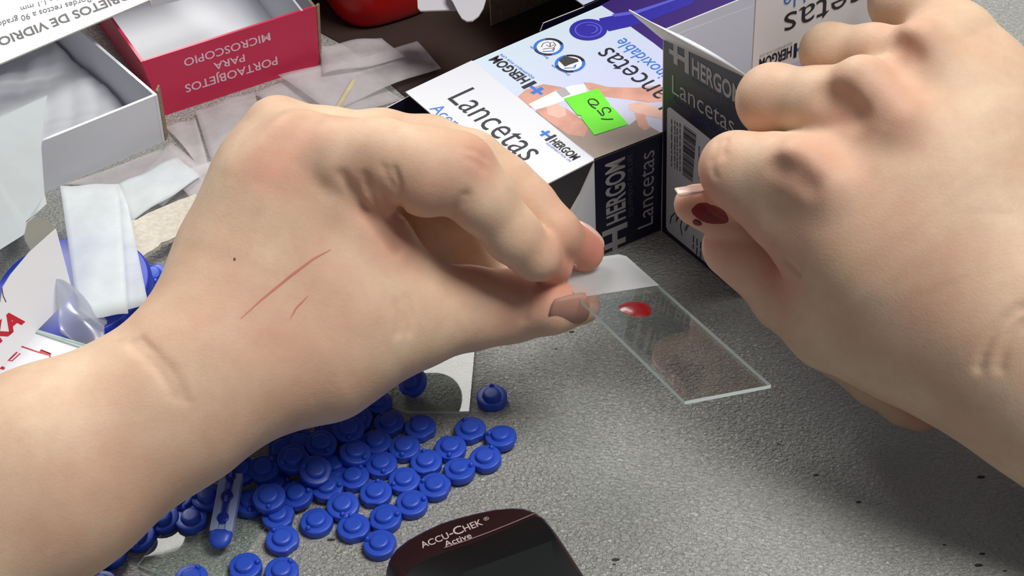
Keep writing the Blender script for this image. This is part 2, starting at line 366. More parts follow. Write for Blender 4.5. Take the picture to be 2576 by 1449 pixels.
# print on the picture panel
pp = [('print', [(1345, 280), (1461, 297), (1495, 341), (1581, 316), (1602, 300), (1663, 334), (1497, 399), (1440, 356), (1370, 299)], 'pic_taupe', .03),
      ('print', [(1512, 13), (1544, 33), (1592, 71), (1644, 108), (1672, 130), (1900, 30), (1700, -90), (1640, -55)], 'navy2', .03),
      ('print', [(1303, 243), (1322, 226), (1368, 212), (1412, 219), (1436, 236), (1420, 249), (1384, 263), (1336, 272)], 'pic_skin', .05),
      ('print', [(1347, 278), (1380, 262), (1420, 270), (1453, 292), (1480, 322), (1470, 345), (1430, 338), (1380, 305)], 'pic_skin', .05),
      ('print', [(1374, 266), (1400, 259), (1422, 272), (1425, 290), (1404, 298), (1378, 288)], 'pic_skin2', .07),
      ('print', [(1468, 208), (1486, 208), (1530, 219), (1600, 221), (1663, 214), (1668, 255), (1630, 258), (1580, 250), (1520, 243), (1480, 225)], 'pic_skin', .05),
      ('print', [(1581, 262), (1608, 257), (1667, 272), (1667, 300), (1628, 292), (1602, 285), (1583, 276)], 'pic_skin2', .05),
      ('print', [(1596, 284), (1622, 288), (1634, 322), (1622, 330), (1606, 318)], 'pic_skin', .06),
      ('print', [(1330, 262), (1346, 277), (1378, 268), (1430, 250), (1476, 232), (1470, 212), (1440, 215), (1400, 228), (1350, 252)], 'pic_white', .08),
      ('print', [(1398, 230), (1420, 220), (1436, 238), (1414, 246)], 'silver', .1)]
for nm, q, mm, lf in pp: patch(nm, q, pT, M[mm], lb, lf)
def disc_px(cx, cy, rmm, m, parent, lift, pl=pT, n=28, r0=0.0, a0=0, a1=2*pi, name='print'):
    c = PL(cx, cy, pl); nn = pl[1]; u = nrm(np.cross(nn, [.3, .9, .1])); v = np.cross(nn, u)
    if r0 == 0:
        return mk(name, [c+nn*lift+(u*cos(2*pi*k/n)+v*sin(2*pi*k/n))*rmm for k in range(n)], [tuple(range(n))], m, parent)
    V = []; Fc = []
    for k in range(n+1):
        a = a0+(a1-a0)*k/n; dd = u*cos(a)+v*sin(a); V += [c+nn*lift+dd*r0, c+nn*lift+dd*rmm]
        if k: Fc.append((2*k-2, 2*k-1, 2*k+1, 2*k))
    return mk(name, V, Fc, m, parent)
# printed lancet
patch('print', [(1507, 47), (1600, 27), (1644, 14), (1720, -12), (1760, -12), (1740, 10), (1644, 48), (1590, 66), (1532, 79), (1512, 62)], pT, M['blueprint'], lb, .07)
patch('print', [(1540, 36), (1600, 27), (1700, -5), (1704, -1), (1604, 34), (1545, 43)], pT, M['bluelight'], lb, .09)
disc_px(1480, 75, 6.3, M['blueprint'], lb, .1); disc_px(1480, 75, 4.6, M['bluelight'], lb, .11, r0=4.1); disc_px(1484, 74, 2.7, M['bluelight'], lb, .12, r0=2.2, a0=2, a1=5.4)
for cx, cy in ((1380, 118), (1434, 160)):
    disc_px(cx, cy, 4.2, M['pic_white'], lb, .06)
    for a in range(4): disc_px(cx, cy, 5.0, M['blueink'] if a % 2 else M['ink'], lb, .08, r0=3.9, a0=a*pi/2+.5, a1=(a+1)*pi/2+.5, n=10)
    ribbon('print', [[(cx-15, cy+12), (cx+12, cy+11), (cx+15, cy+3), (cx+9, cy+8)]], pT, .5, M['blueink'], lb)
patch('print', [(1405, 152), (1420, 141), (1453, 149), (1456, 155), (1433, 163), (1421, 168)], pT, M['inkgrey'], lb, .1)
ribbon('print', [[(1362, 119), (1366, 110), (1378, 106), (1384, 109), (1392, 106), (1398, 114), (1392, 121), (1380, 122), (1366, 124)], [(1374, 114), (1384, 118), (1394, 113)], [(1384, 109), (1384, 118)]], pT, .28, M['inkgrey'], lb, .1)
text('Esterilizada', (1381, 146), (1336, 116), (1334, 121), pT, M['blueink'], lb)
text('Desechable', (1435, 188), (1390, 163), (1388, 168), pT, M['blueink'], lb)
logo((1377, 231), (1252, 140), (1226, 150), pT, M['blueink'], M['ink'], M['blueink'], lb)
text('Lancetas', (1713, 253), (1535, 118), (1478, 137), pT, M['ink'], lb, -.004)
text('Acero inoxidable', (1773, 252), (1571, 95), (1546, 114), pT, M['blueink'], lb)
# green sticker
gs = patch('price_sticker', [(1419, 249), (1505, 224), (1533, 262), (1537, 270), (1542, 271), (1581, 314), (1495, 341), (1464, 300), (1462, 292), (1452, 290)], pT, M['green'], lb, .25, t=.12)
gs['label'] = 'fluorescent green price sticker with handwritten 150'
def gx(l): return [(1000+a/4, b/4) for a, b in l]
def gs5(l): return [(1400+a/5.85, 210+b/5.85) for a, b in l]
ribbon('handwriting', [gs5([(655, 530), (700, 537), (750, 540), (835, 535)]), gs5([(598, 405), (640, 450), (665, 480), (685, 485), (700, 465), (688, 440), (675, 415), (675, 390), (700, 370), (750, 368), (790, 390), (798, 418), (768, 440)]),
                       gs5([(580, 385), (520, 350), (475, 300), (465, 265), (495, 242), (550, 240), (598, 272), (622, 308), (600, 328), (540, 325), (505, 320)])], pT, .42, M['ink'], gs, .4)
# lid flap print
text('Lancetas', (1125, 249), (1316, 407), (1186, 217), pT, M['ink'], lid, -.004)
text('Acero inoxidable', (1080, 274), (1282, 441), (1113, 265), pT, M['blueink'], lid)
logo((1352, 335), (1442, 404), (1462, 394), pT, M['blueink'], M['ink'], M['blueink'], lid)
# dark side print
pS_ = plane3(N_, Nb, Nf)
logo((1573, 622), (1570, 394), (1521, 412), pS_, M['silver'], M['silver'], M['silverdim'], lb)
text('Lancetas', (1642, 562), (1646, 375), (1606, 398), pS_, M['silver'], lb, -.004)

# ------------------------------------------------------------------ lancet box standing upright with its lid open
a0, b0 = G(1663, 582), G(1867, 748); dAB = nrm(b0-a0); qA = nrm([0.8915, 0.453, 0]); pF = (a0, A3([dAB[1], -dAB[0], 0.]))
aT, bT = PL(1668, 96, pF), PL(1891, 199, pF); WB = 60
tilt = nrm(PL(1902, 0, (bT, nrm(np.cross(qA, [0, 0, 1])*1.0)))-bT)
a1, b1 = a0+qA*WB, b0+qA*WB; aT1, bT1 = aT+qA*WB, bT+qA*WB
ub = root('lancet_box', (a0+b1)/2, 'dark blue lancet box standing upright with open top and barcode label', 'box')
ub['_c'] = ((a0+b1+aT+bT1)/4).tolist()
slab('front_panel', [a0, b0, bT, aT], TH, (M['navy'], WI, ED), ub, n=pF[1])
slab('side_panel', [b0, b1, bT1, bT], TH, (mg, WI, ED), ub)
slab('side_panel', [a1, a0, aT, aT1], TH, (M['white'], WI, ED), ub)
slab('back_panel', [b1, a1, aT1, bT1], TH, (M['navy'], WI, ED), ub)
slab('bottom_panel', [a0, a1, b1, b0], TH, (M['white'], WI, ED), ub)
top_h = 42
lid2 = slab('lid_flap', [bT, bT1, bT1+tilt*top_h, bT+tilt*top_h], TH, (M['white'], WI, ED), ub)
# dust flap of the front panel leaning outwards, and of the back panel
u1 = W(1580, 27, 455); u2 = W(1652, 50, 455)
def df(u, v):
    A = aT*(1-u)+bT*u; w = max(0, 1-u)
    o = (u1*(1-u)+bT*u) if True else A
    p = A*(1-v)+o*v; return p
ngrid('dust_flap', lambda u, v: (aT+pF[1]*.2)*(1-u)*(1-v)+(bT+pF[1]*.2)*u+(1-u)*v*(G(1580, 27, 86)*(1-v)+G(1582, 25, 87)*v)+A3([0, 0, 2.2*sin(pi*u)*(1-v)*v*4]), 14, 6, M['white'], ub, .45)
ngrid('dust_flap', lambda u, v: aT1*(1-u)+bT1*u+qA*14*v+A3([0, 0, 10*v]), 6, 4, M['white'], ub, .45)
slab('inner_panel', [aT-A3([0, 0, .5])+pF[1]*-.8, aT1-A3([0, 0, .5]), aT1+A3([0, 0, 5]), aT+A3([0, 0, 3])-pF[1]*.8], TH, (M['white'], WI, ED), ub)
logo((1684, 151), (1864, 265), (1734, 139), pF, M['silver'], M['silver'], M['silverdim'], ub)
text('Lancetas', (1691, 233), (1847, 340), (1691, 187), pF, M['silver'], ub, -.004)
text('Acero inoxidable', (1690, 252), (1812, 345), (1690, 232), pF, M['bluedim'], ub)
lab = patch('barcode_label', [(1679, 274), (1682, 270), (1687, 270), (1850, 400), (1845, 700), (1839, 711), (1834, 709), (1681, 581), (1676, 570)], pF, M['labelgrey'], ub, .1, t=.08)
lab['label'] = 'white barcode label on the dark front'
pF2 = (pF[0]+pF[1]*.12, pF[1])
TLb, TRb, BRb, BLb = (1720, 314), (1752, 338), (1742, 461), (1717, 442)
V = []; Fc = []; t = 0; rs = random.Random(3)
while t < .985:
    w_ = rs.choice([.008, .014, .022]); g_ = rs.choice([.008, .012, .02])
    for (s0) in (t, min(1, t+w_)):
        l = tuple(TLb[i]*(1-s0)+BLb[i]*s0 for i in (0, 1)); r = tuple(TRb[i]*(1-s0)+BRb[i]*s0 for i in (0, 1))
        V += [PL(*l, pF2)+pF[1]*.06, PL(*r, pF2)+pF[1]*.06]
    nV = len(V); Fc.append((nV-4, nV-3, nV-1, nV-2)); t += w_+g_
mk('barcode', V, Fc, M['ink'], lab)
for i, (x, y0_, y1_) in enumerate([(1690, 300, 418), (1698, 304, 424), (1704, 308, 428), (1711, 310, 434), (1759, 368, 450), (1768, 440, 452)]):
    lines = []; y = y0_
    while y < y1_: l_ = rs.uniform(6, 18); lines.append([(x, y), (x-.02*l_, min(y+l_, y1_))]); y += l_+rs.uniform(2, 4)
    ribbon('small_print', lines, pF2, .38, M['inkgrey'], lab, .07)
ribbon('handwriting', [[(1686, 562), (1689, 545), (1698, 536), (1703, 545), (1700, 560), (1706, 548), (1714, 538), (1716, 552), (1712, 568), (1716, 592)]], pF2, .4, M['ink'], lab, .07)
text('HNK', (1726, 582), (1737, 562), (1722, 575), pF2, M['ink'], lab, .02)
for i in range(9):
    x = 1745+i*9; y0_ = 592+i*8
    ribbon('small_print', [[(x, y0_), (x-.5, y0_+18)], [(x-.6, y0_+22), (x-1, y0_+34+(i % 3)*6)]], pF2, .5, M['inkgrey'], lab, .07)
pL2 = plane3(bT, bT1, bT+tilt*20)
text('Lancetas', (2317, -108), (1973, 37), (1976, 100), pL2, M['ink'], lid2, -.004)
text('Acero inoxidable', (2310, -156), (1972, -14), (1994, 19), pL2, M['blueink'], lid2)
logo((2032, 99), (1910, 150), (1911, 176), pL2, M['blueink'], M['ink'], M['silver'], lid2)

# ------------------------------------------------------------------ third lancet box, behind, mostly out of frame
c0_ = G(1470, 14, 40); qC = nrm(G(1640, -60, 40)-c0_); eC = A3([-qC[1], qC[0], 0])*60
cb = root('lancet_box', c0_-A3([0, 0, 40]), 'open lancet box behind, its dark mouth and grey rounded flap showing', 'box')
C1 = c0_+eC; dz = A3([0, 0, 40])
cb['_c'] = ((c0_-dz+C1+qC*85)/2+qC*20).tolist()
slab('top_panel', [C1, c0_, c0_+qC*85, C1+qC*85], TH, (mg, M['edge_pale'], ED), cb)
slab('side_panel', [c0_-dz, c0_-dz+qC*85, c0_+qC*85, c0_], TH, (M['navy'], M['card_edge'], ED), cb)
slab('side_panel', [C1, C1+qC*85, C1-dz+qC*85, C1-dz], TH, (M['navy'], M['card_edge'], ED), cb)
slab('bottom_panel', [C1-dz, C1-dz+qC*85, c0_-dz+qC*85, c0_-dz], TH, (M['white'], M['card_edge'], ED), cb)
slab('end_panel', [c0_-dz+qC*85, C1-dz+qC*85, C1+qC*85, c0_+qC*85], TH, (M['navy'], M['card_edge'], ED), cb)
slab('dust_flap', [c0_-A3([0, 0, .6]), c0_-dz, c0_-dz-qC*26+A3([0, 0, 2]), c0_-dz-qC*34+A3([0, 0, 9]), c0_-qC*17], TH, (M['navy'], M['card_edge'], ED), cb)
# grey rounded flap hanging over the frame top
fp = [(1128, -40), (1128, -12), (1140, 6), (1152, 30), (1162, 46), (1174, 53), (1188, 52), (1204, 40), (1216, 20), (1222, 0), (1226, -40)]
slab('dust_flap', [G(x, y, 36-.0*y) for x, y in fp], .5, (M['white_in'], M['white_in'], ED), cb, n=A3([0, 0, 1]))
slab('dust_flap', [G(x, y, 32) for x, y in [(1048, -40), (1051, 20), (1058, 27), (1150, 24), (1170, -40)]], .5, (M['white_in'], M['white_in'], ED), cb, n=A3([0, 0, 1]))

# ------------------------------------------------------------------ crimson slide box
k0, k1 = G(411, 292, 0), G(804, 163, 0); kT0 = G(355, 156, 25); kT1 = PL(795, 16, plane3(k0, k1, kT0)); dk = nrm(k1-k0); qk = A3([-dk[1], dk[0], 0]); LK = 92
pk = root('slide_box', k0, 'open crimson slide box lettered PORTAOBJETOS PARA MICROSCOPIO', 'box')
qk0 = nrm(G(275, 44, 25)-kT0)
qk1 = qk
k0b, k1b = k0+qk0*LK*1.02, k1+qk1*LK; kT0b, kT1b = kT0+qk0*LK*1.02, kT1+qk1*LK
pk['_c'] = ((k0+k1b+kT0+kT1b)/4).tolist()
slab('front_panel', [k0, k1, kT1, kT0], 1.0, (M['pink'], WI, M['pink']), pk)
slab('side_panel', [k0b, k0, kT0, kT0b], 1.0, (M['pink'], WI, M['pink']), pk)
slab('side_panel', [k1, k1b, kT1b, kT1], 1.0, (M['pink'], WI, M['card_edge']), pk)
slab('side_panel', [k1-dk*4, k1b-dk*4, kT1b-dk*5, kT1-dk*5], .8, (WI, WI, WI), pk)
slab('back_panel', [k1b, k0b, kT0b, kT1b], 1.0, (M['pink'], WI, M['pink']), pk)
slab('bottom_panel', [k0, k0b, k1b, k1], .8, (M['pink'], M['white'], WI), pk)
slab('corner_tab', [k1+dk*.3, kT1+dk*.3, kT1+dk*1.8+qk, k1+dk*1.4+qk], .8, M['card_edge'], pk)
pK = plane3(k0, k1, kT1)
text('PORTAOBJETOS', (696, 142), (464, 214), (467, 234), pK, M['pinktext'], pk, .012)
text('PARA', (614, 136), (536, 159), (541, 176), pK, M['pinktext'], pk, .012)
text('MICROSCOPIO', (678, 82), (461, 149), (465, 168), pK, M['pinktext'], pk, .012)

# ------------------------------------------------------------------ white slide box tray in front of it, with its lid
w0, w1 = G(108, 487, 0), G(415, 355, 0); wT1 = G(396, 238, 21); wT0 = PL(100, 356, plane3(w0, w1, wT1)); dw = nrm(w1-w0); qw0 = nrm(G(205, 74, 21)-wT1); qw = qw0; LW = 88
w0e, wT0e = w0-dw*22, wT0-dw*22
wb = root('slide_box', w0, 'open white slide box tray lined with tissue', 'box')
wb['_c'] = ((w0e+w1+qw*LW)/2+A3([0, 0, 10])).tolist()
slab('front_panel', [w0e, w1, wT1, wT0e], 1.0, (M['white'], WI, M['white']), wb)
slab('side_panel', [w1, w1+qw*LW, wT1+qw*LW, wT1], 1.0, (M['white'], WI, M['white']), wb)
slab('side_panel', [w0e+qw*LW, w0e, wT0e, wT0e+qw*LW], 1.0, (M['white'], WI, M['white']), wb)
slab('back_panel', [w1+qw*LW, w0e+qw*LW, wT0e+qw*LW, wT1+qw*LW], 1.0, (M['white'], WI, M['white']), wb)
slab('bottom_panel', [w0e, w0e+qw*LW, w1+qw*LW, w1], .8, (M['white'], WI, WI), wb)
slab('corner_tab', [w1+dw*.3, w1+dw*2.2+qw*1.5, wT1+dw*2.6+qw*2.5+A3([0, 0, 1.5]), wT1+dw*.5+qw*.5+A3([0, 0, 1])], .7, M['card_edge'], wb)
ti = ngrid('tissue_liner', lambda u, v: (w0e+dw*(4+u*62)+qw*(5+v*76)+A3([0, 0, 3+1.6*sin(u*9+v*5)*sin(v*8+1)+.8*abs(sin(u*19-v*13))+.5*abs(sin(v*31+u*11))])), 44, 44, M['tissue'], wb, .08)
ti['label'] = 'crumpled white tissue lining'
pl_lid0 = A3([0, 0, 34.])
lp = [G(-30, 168, 30), G(0, 155, 30), G(375, 0, 34), G(560, -78, 36), G(420, -230, 40), G(-140, -20, 34)]
ld = root('box_lid', lp[0], 'white box lid lettered JETOS DE VIDRIO lying across both slide boxes', 'lid')
pLid = plane3(lp[1], lp[2], lp[5])
qd = [G(-60, 181, 30), lp[2], G(600, -94, 36), G(420, -250, 40), G(-200, 20, 34)]
qd = [p-pLid[1]*((p-pLid[0]) @ pLid[1]) for p in qd]
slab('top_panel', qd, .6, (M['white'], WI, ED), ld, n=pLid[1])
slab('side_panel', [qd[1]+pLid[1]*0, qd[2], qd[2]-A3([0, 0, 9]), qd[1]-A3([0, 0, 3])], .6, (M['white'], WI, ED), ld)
text('PORTAOBJETOS DE VIDRIO', (435, -64), (-8, 98), (-2, 119), pLid, M['inkgrey'], ld, .022)
text('Bordes rectos a 90 grados', (226, -9), (-17, 59), (-14, 73), pLid, M['inkgrey'], ld, .004)
text('a - 1.1 mm', (147, -8), (51, 18), (54, 29), pLid, M['inkgrey'], ld, .004)

# ------------------------------------------------------------------ white box lettered KA at the left edge, with line-drawing panel
h0, h1 = G(178, 746, 20), G(-10, 936, 20)
tp = W(139, 575, 1); tp = None
e0 = G(140, 577, 36)
pKA = plane3(h0, h1, e0)
kb = root('carton', G(60, 900, 0), 'white carton with red KA lettering at the left edge', 'box')
def K(x, y): return PL(x, y, pKA)
fl_ = slab('lid_flap', [K(178, 746), K(184, 738), K(141, 575), K(75, 634), K(28, 690), K(8, 722), K(2, 760), K(-110, 870), K(-60, 985), K(-10, 936)], .5, (M['white'], WI, M['edge_pale']), kb, n=pKA[1])
text('KA', (-5, 864), (62, 807), (44, 768), pKA, M['redink'], fl_, .05)
ribbon('slit', [[(4, 725), (8, 745), (15, 760)]], pKA, .3, M['inkgrey'], fl_)
kb['_c'] = G(60, 900, 10).tolist()
h2, h3 = G(228, 878, 20), G(150, 1060, 20)
hA = G(60, 848, 19.5)
sl = slab('top_panel', [G(92, 832, 19.5), G(228, 878, 19.5), G(268, 930, 19.5), G(90, 1010, 19.5), G(-140, 960, 19.5)], .5, (M['white'], WI, ED), kb, n=A3([0, 0, 1]))
pD = (G(228, 878, 19.5), A3([0, 0, 1.]))
def zx(l): return [(a/4, 644+b/4) for a, b in l]
ribbon('line_drawing', [zx([(200, 905), (390, 970), (412, 945), (512, 985), (500, 1012), (526, 1022), (512, 1085), (470, 1130), (430, 1160)]), zx([(65, 1042), (120, 1058), (205, 980)]), zx([(100, 1042), (175, 968)]), zx([(80, 1048), (155, 962)]),
                        zx([(0, 1215), (45, 1185), (180, 1228), (120, 1290), (0, 1400)]), zx([(0, 1320), (130, 1225)]), zx([(0, 1345), (150, 1232)])], pD, .45, M['redink'], sl, .08)
patch('line_drawing', zx([(388, 975), (410, 945), (512, 982), (498, 1006)]), pD, M['redink'], sl, .08)
patch('line_drawing', zx([(0, 1100), (55, 1125), (38, 1148), (0, 1135)]), pD, M['redink'], sl, .08)
slab('side_panel', [G(92, 832, 19.5), G(228, 878, 19.5), G(228, 878, 19.5)-A3([0, 0, 19.5]), G(92, 832, 19.5)-A3([0, 0, 19.5])], .5, (M['silverdim'], WI, ED), kb)
slab('side_panel', [G(228, 878, 19.5), G(268, 930, 19.5), G(268, 930, 19.5)-A3([0, 0, 19.5]), G(228, 878, 19.5)-A3([0, 0, 19.5])], .5, (M['white'], WI, ED), kb)
slab('end_panel', [G(268, 930, 19.5), G(90, 1010, 19.5), G(90, 1010, 19.5)-A3([0, 0, 19.5]), G(268, 930, 19.5)-A3([0, 0, 19.5])], .5, (M['white'], WI, ED), kb)
slab('rim', [G(92, 828, 20.4), G(236, 872, 20.4), G(244, 882, 19.8), G(226, 880, 20.2), G(90, 835, 20.2)], .6, (M['glass_edge'],)*3, kb, n=A3([0, 0, 1]))
# torn inner flap behind the KA flap
slab('dust_flap', [PL(x, y, (e0+A3([0, 6, -3]), pKA[1])) for x, y in [(88, 543), (115, 552), (141, 572), (80, 634), (66, 608), (62, 588), (68, 560)]], .5, (M['olive'], M['olive'], M['white']), kb, n=pKA[1])
# large grey tissue sheet leaning at the left
gsheet = [G(-80, 330, 30), G(119, 193+46, 26), G(104, 372, 24), G(112, 486, 21), G(118, 512, 21), G(90, 538, 22), G(66, 556, 20), G(60, 590, 20), G(-20, 640, 20), G(-160, 560, 22)]
tg = slab('paper_sheet', gsheet, .12, M['paper_grey'], None, n=A3([0, 0, 1])); tag(tg, 'large grey tissue sheet covering the left end of the white tray', 'paper')

# blue lid under the papers
bc = (G(112, 545, 14)+G(362, 735, 14))/2
cxy = G(182, 718, 14); 
bl = lathe('round_lid', [(23.6, 0), (24, 1), (24, 12.5), (23.3, 14), (12, 14.25), (2, 14.3)], (cxy[0], cxy[1], 0.0), (0, 0, 1), M['bluelid'], None, 64)
tag(bl, 'round blue plastic lid half hidden by paper strips', 'lid'); soften(bl)
# clear bag
def bagf(u, v):
    p = G(150+120*u, 760+105*u*0.9+(v-.5)*150*(1-.35*u), 22-6*u)
    return p+A3([0, 0, 1.6*sin(u*5+v*3)*sin(v*7)+4*sin(pi*v)])
bg = ngrid('plastic_bag', bagf, 26, 22, M['bag'], None, .08); tag(bg, 'crumpled clear plastic bag beside the round blue lid', 'bag')
# loose papers: (name, corners, material, label, wave)
PAP = [([(152, 470, 22), (300, 463, 21), (323, 790, 18), (198, 806, 18)], 'paper', 'upright translucent paper strip over the round blue lid', .5),
       ([(300, 466, 17.5), (320, 505, 17.5), (374, 768, 16.5), (206, 806, 16.5)], 'paper', 'second paper strip under the upright one, lower corner over blue', .4),
       ([(296, 468, 6), (446, 396, 4), (505, 448, 4), (328, 560, 6)], 'paper', 'white paper slip lying left of the hand below the white tray', .8),
       ([(318, 470, 2.6), (430, 362, 2.2), (522, 430, 2.2), (410, 520, 2.6)], 'paper_thin', 'thin slip under the white slip left of the hand', .8),
       ([(160, 466, 1.2), (405, 378, 1.0), (470, 400, 1.0), (300, 470, 1.2)], 'paper_thin', 'long thin slip showing under the white tray edge', .6),
       ([(416, 320, 1.0), (492, 300, 1.0), (540, 470, 1.0), (470, 380, 1.0)], 'paper_thin', 'pinkish slip just below the crimson box corner', .8),
       ([(492, 282, 1.6), (640, 232, 1.6), (680, 380, 1.6), (545, 450, 1.6)], 'paper_thin', 'pale square slip directly above the left wrist side', 1.2),
       ([(430, 440, 3.2), (560, 400, 3.2), (600, 460, 3.0), (480, 500, 3.2)], 'paper_thin', 'small slip tucked beneath the hand outline', .6),
       ([(640, 244, .5), (850, 150, .5), (1010, 250, .5), (800, 330, .5)], 'paper_thin', 'translucent slip behind the left knuckles', 1.5),
       ([(700, 196, 2.4), (1050, 112, 2.4), (1110, 172, 2.4), (830, 282, 2.4)], 'paper_thin', 'long translucent slip in the shade behind the knuckles', 1.5),
       ([(805, 118, 4), (960, 96, 4), (1020, 150, 4), (812, 190, 4)], 'paper_thin', 'dim slip beside the right end of the crimson box', 1.2)]
for i, (q, mm, lb_, wv) in enumerate(PAP):
    o = sheet('paper_slip', q, M[mm], None, wv, .08, seed=i); tag(o, lb_, 'paper')
# torn grey board
tq = [(322, 556), (345, 552), (372, 536), (410, 520), (445, 505), (482, 492), (492, 487), (512, 515), (500, 552), (478, 580), (455, 585), (447, 592), (425, 604), (405, 610), (399, 618), (385, 628), (370, 636), (357, 646), (348, 650), (338, 600)]
tbd = slab('cardboard_scrap', [G(x, y, 11-5*(x-320)/190) for x, y in tq], 1.4, (M['beige'], M['beige'], M['beige']), None, n=A3([0, 0, 1])); tag(tbd, 'torn beige cardboard scrap with a ragged lower edge', 'cardboard')
# wooden stick
sk = ngrid('wooden_stick', lambda u, v: G(842+48*u, 290-80*u, 1.5)+A3([cos(2*pi*v)*1.1, cos(2*pi*v)*.3, 1+sin(2*pi*v)*1.0]), 6, 12, M['wood']); tag(sk, 'short pale wooden stick lying under a paper slip', 'stick')

# red container at the top
rc_c = G(930, 62, 0); 
def superel(cx, cy, a, b_, n, ang, N=48):
    r = []
    for k in range(N):
        t = 2*pi*k/N; x = a*np.sign(cos(t))*abs(cos(t))**(2/n); y = b_*np.sign(sin(t))*abs(sin(t))**(2/n)
        r.append((cx+x*cos(ang)-y*sin(ang), cy+x*sin(ang)+y*cos(ang)))
    return r
def stack(name, layers, m, parent=None, smooth=True):
    V = []; Fc = []; n = len(layers[0][0])
    for pts, z in layers: V += [(x, y, z) for x, y in pts]
    for i in range(len(layers)-1):
        for k in range(n): Fc.append((i*n+k, i*n+(k+1) % n, (i+1)*n+(k+1) % n, (i+1)*n+k))
    Fc.append(tuple(range(n-1, -1, -1))); Fc.append(tuple((len(layers)-1)*n+k for k in range(n)))
    return mk(name, V, Fc, m, parent, smooth)
rx, ry = rc_c[0]+2, rc_c[1]+21
rr = root('sharps_container', (rx, ry, 0), 'red plastic sharps container at the top behind the crimson box', 'container')
stack('body', [(superel(rx, ry, 21*s, 25*s, 3.2, .42), z) for s, z in ((.84, 0), (.93, 1.5), (.97, 4), (1, 10), (1.08, 80), (1.12, 110))], M['redplastic'], rr)
stack('lid', [(superel(rx, ry, 25*s, 29*s, 3.2, .42), z) for s, z in ((1, 110), (1.03, 112), (1.03, 118), (.98, 120), (.3, 121))], M['redplastic'], rr)

# ------------------------------------------------------------------ held slide (plane used by the hand as well)
s1, s2, s3 = W(1723, 1009, 392.0), W(1940, 968, 402.5), W(1568, 638, 461.2)
s4 = s1+s3-s2; sn = nrm(np.cross(s2-s1, s3-s2)); sn = sn if sn[2] > 0 else -sn
pSl = (s1, sn); su, sv = nrm(s2-s1), nrm(s3-s2)
def zs(px, py):
    p = PL(px, py, pSl); return (p-CP) @ FW
def slide(name, o, u, v, n, label, held=False, chip=None, frost=True, lw=25., ll=75.):
    """o = near left corner on the upper face"""
    pts = [(0, 0), (lw, 0), (lw, ll-1.6), (lw-1.6, ll), (1.6, ll), (0, ll-1.6)]
    if chip: pts = chip
    r = root(name, o, label, 'slide')
    P = [o+u*a+v*b_ for a, b_ in pts]; k = len(P)
    V = P+[p-n*1.0 for p in P]
    mk('glass_plate', V, [tuple(range(k)), tuple(range(2*k-1, k-1, -1))], M['glass'] if held else M['glass_flat'], r)
    mk('ground_edge', V, [(i, k+i, k+(i+1) % k, (i+1) % k) for i in range(k)], M['glass_edge'], r)
    if frost:
        q = [o+v*(ll-20)+n*.05, o+u*lw+v*(ll-20)+n*.05, o+u*lw+v*(ll-1.6)+n*.05, o+u*(lw-1.6)+v*ll+n*.05, o+u*1.6+v*ll+n*.05, o+v*(ll-1.6)+n*.05]
        mk('frosted_band', q, [tuple(range(6))], M['frost'], r)
    return r
hs = slide('microscope_slide', s1, su, sv, sn, 'frosted-end glass slide held between thumb and fingertips, bearing the blood drop', held=True)
bdc = PL(1600, 778, pSl)
V = []; Fc = []; n = 32; NR = 7
for i in range(NR):
    r = 1-i/(NR-1)*1.0
    for k in range(n):
        a = 2*pi*k/n; rr_ = r*(1+.05*sin(3*a)+.03*sin(5*a))
        V.append(bdc+su*cos(a)*4.4*rr_+sv*sin(a)*4.3*rr_+sn*(.06+1.1*(1-r*r)**.8))
for i in range(NR-1):
    for k in range(n): Fc.append((i*n+k, i*n+(k+1) % n, (i+1)*n+(k+1) % n, (i+1)*n+k))
bd = mk('blood_drop', V, Fc, M['blood'], None, True); tag(bd, 'round drop of dark red blood on the held slide', 'blood drop')
for f in bd.data.polygons: pass

# ------------------------------------------------------------------ slides lying on the table
t1, t2 = G(968, 1034, 1.0), G(1180, 1035, 1.0); tu = nrm(t2-t1); tv = A3([-tu[1], tu[0], 0])
t1 = t2-tu*25
slide('microscope_slide', t1, tu, tv, A3([0, 0, 1.]), 'clear slide flat on the table right of the tilted blue cap, its corner chipped', chip=[(1.5, 2.6), (6.5, 0), (25, 0), (25, 75), (1.5, 75)], frost=False)
t3, t4 = G(352, 1400, 1.0), G(640, 1030, 1.0)
gv = nrm(G(600, 1090, 1.0)-G(345, 1420, 1.0)); gu = A3([gv[1], -gv[0], 0])
slide('microscope_slide', G(345, 1420, 1.0), gu, gv, A3([0, 0, 1.]), 'clear slide lying flat underneath the pile of blue caps', frost=False)

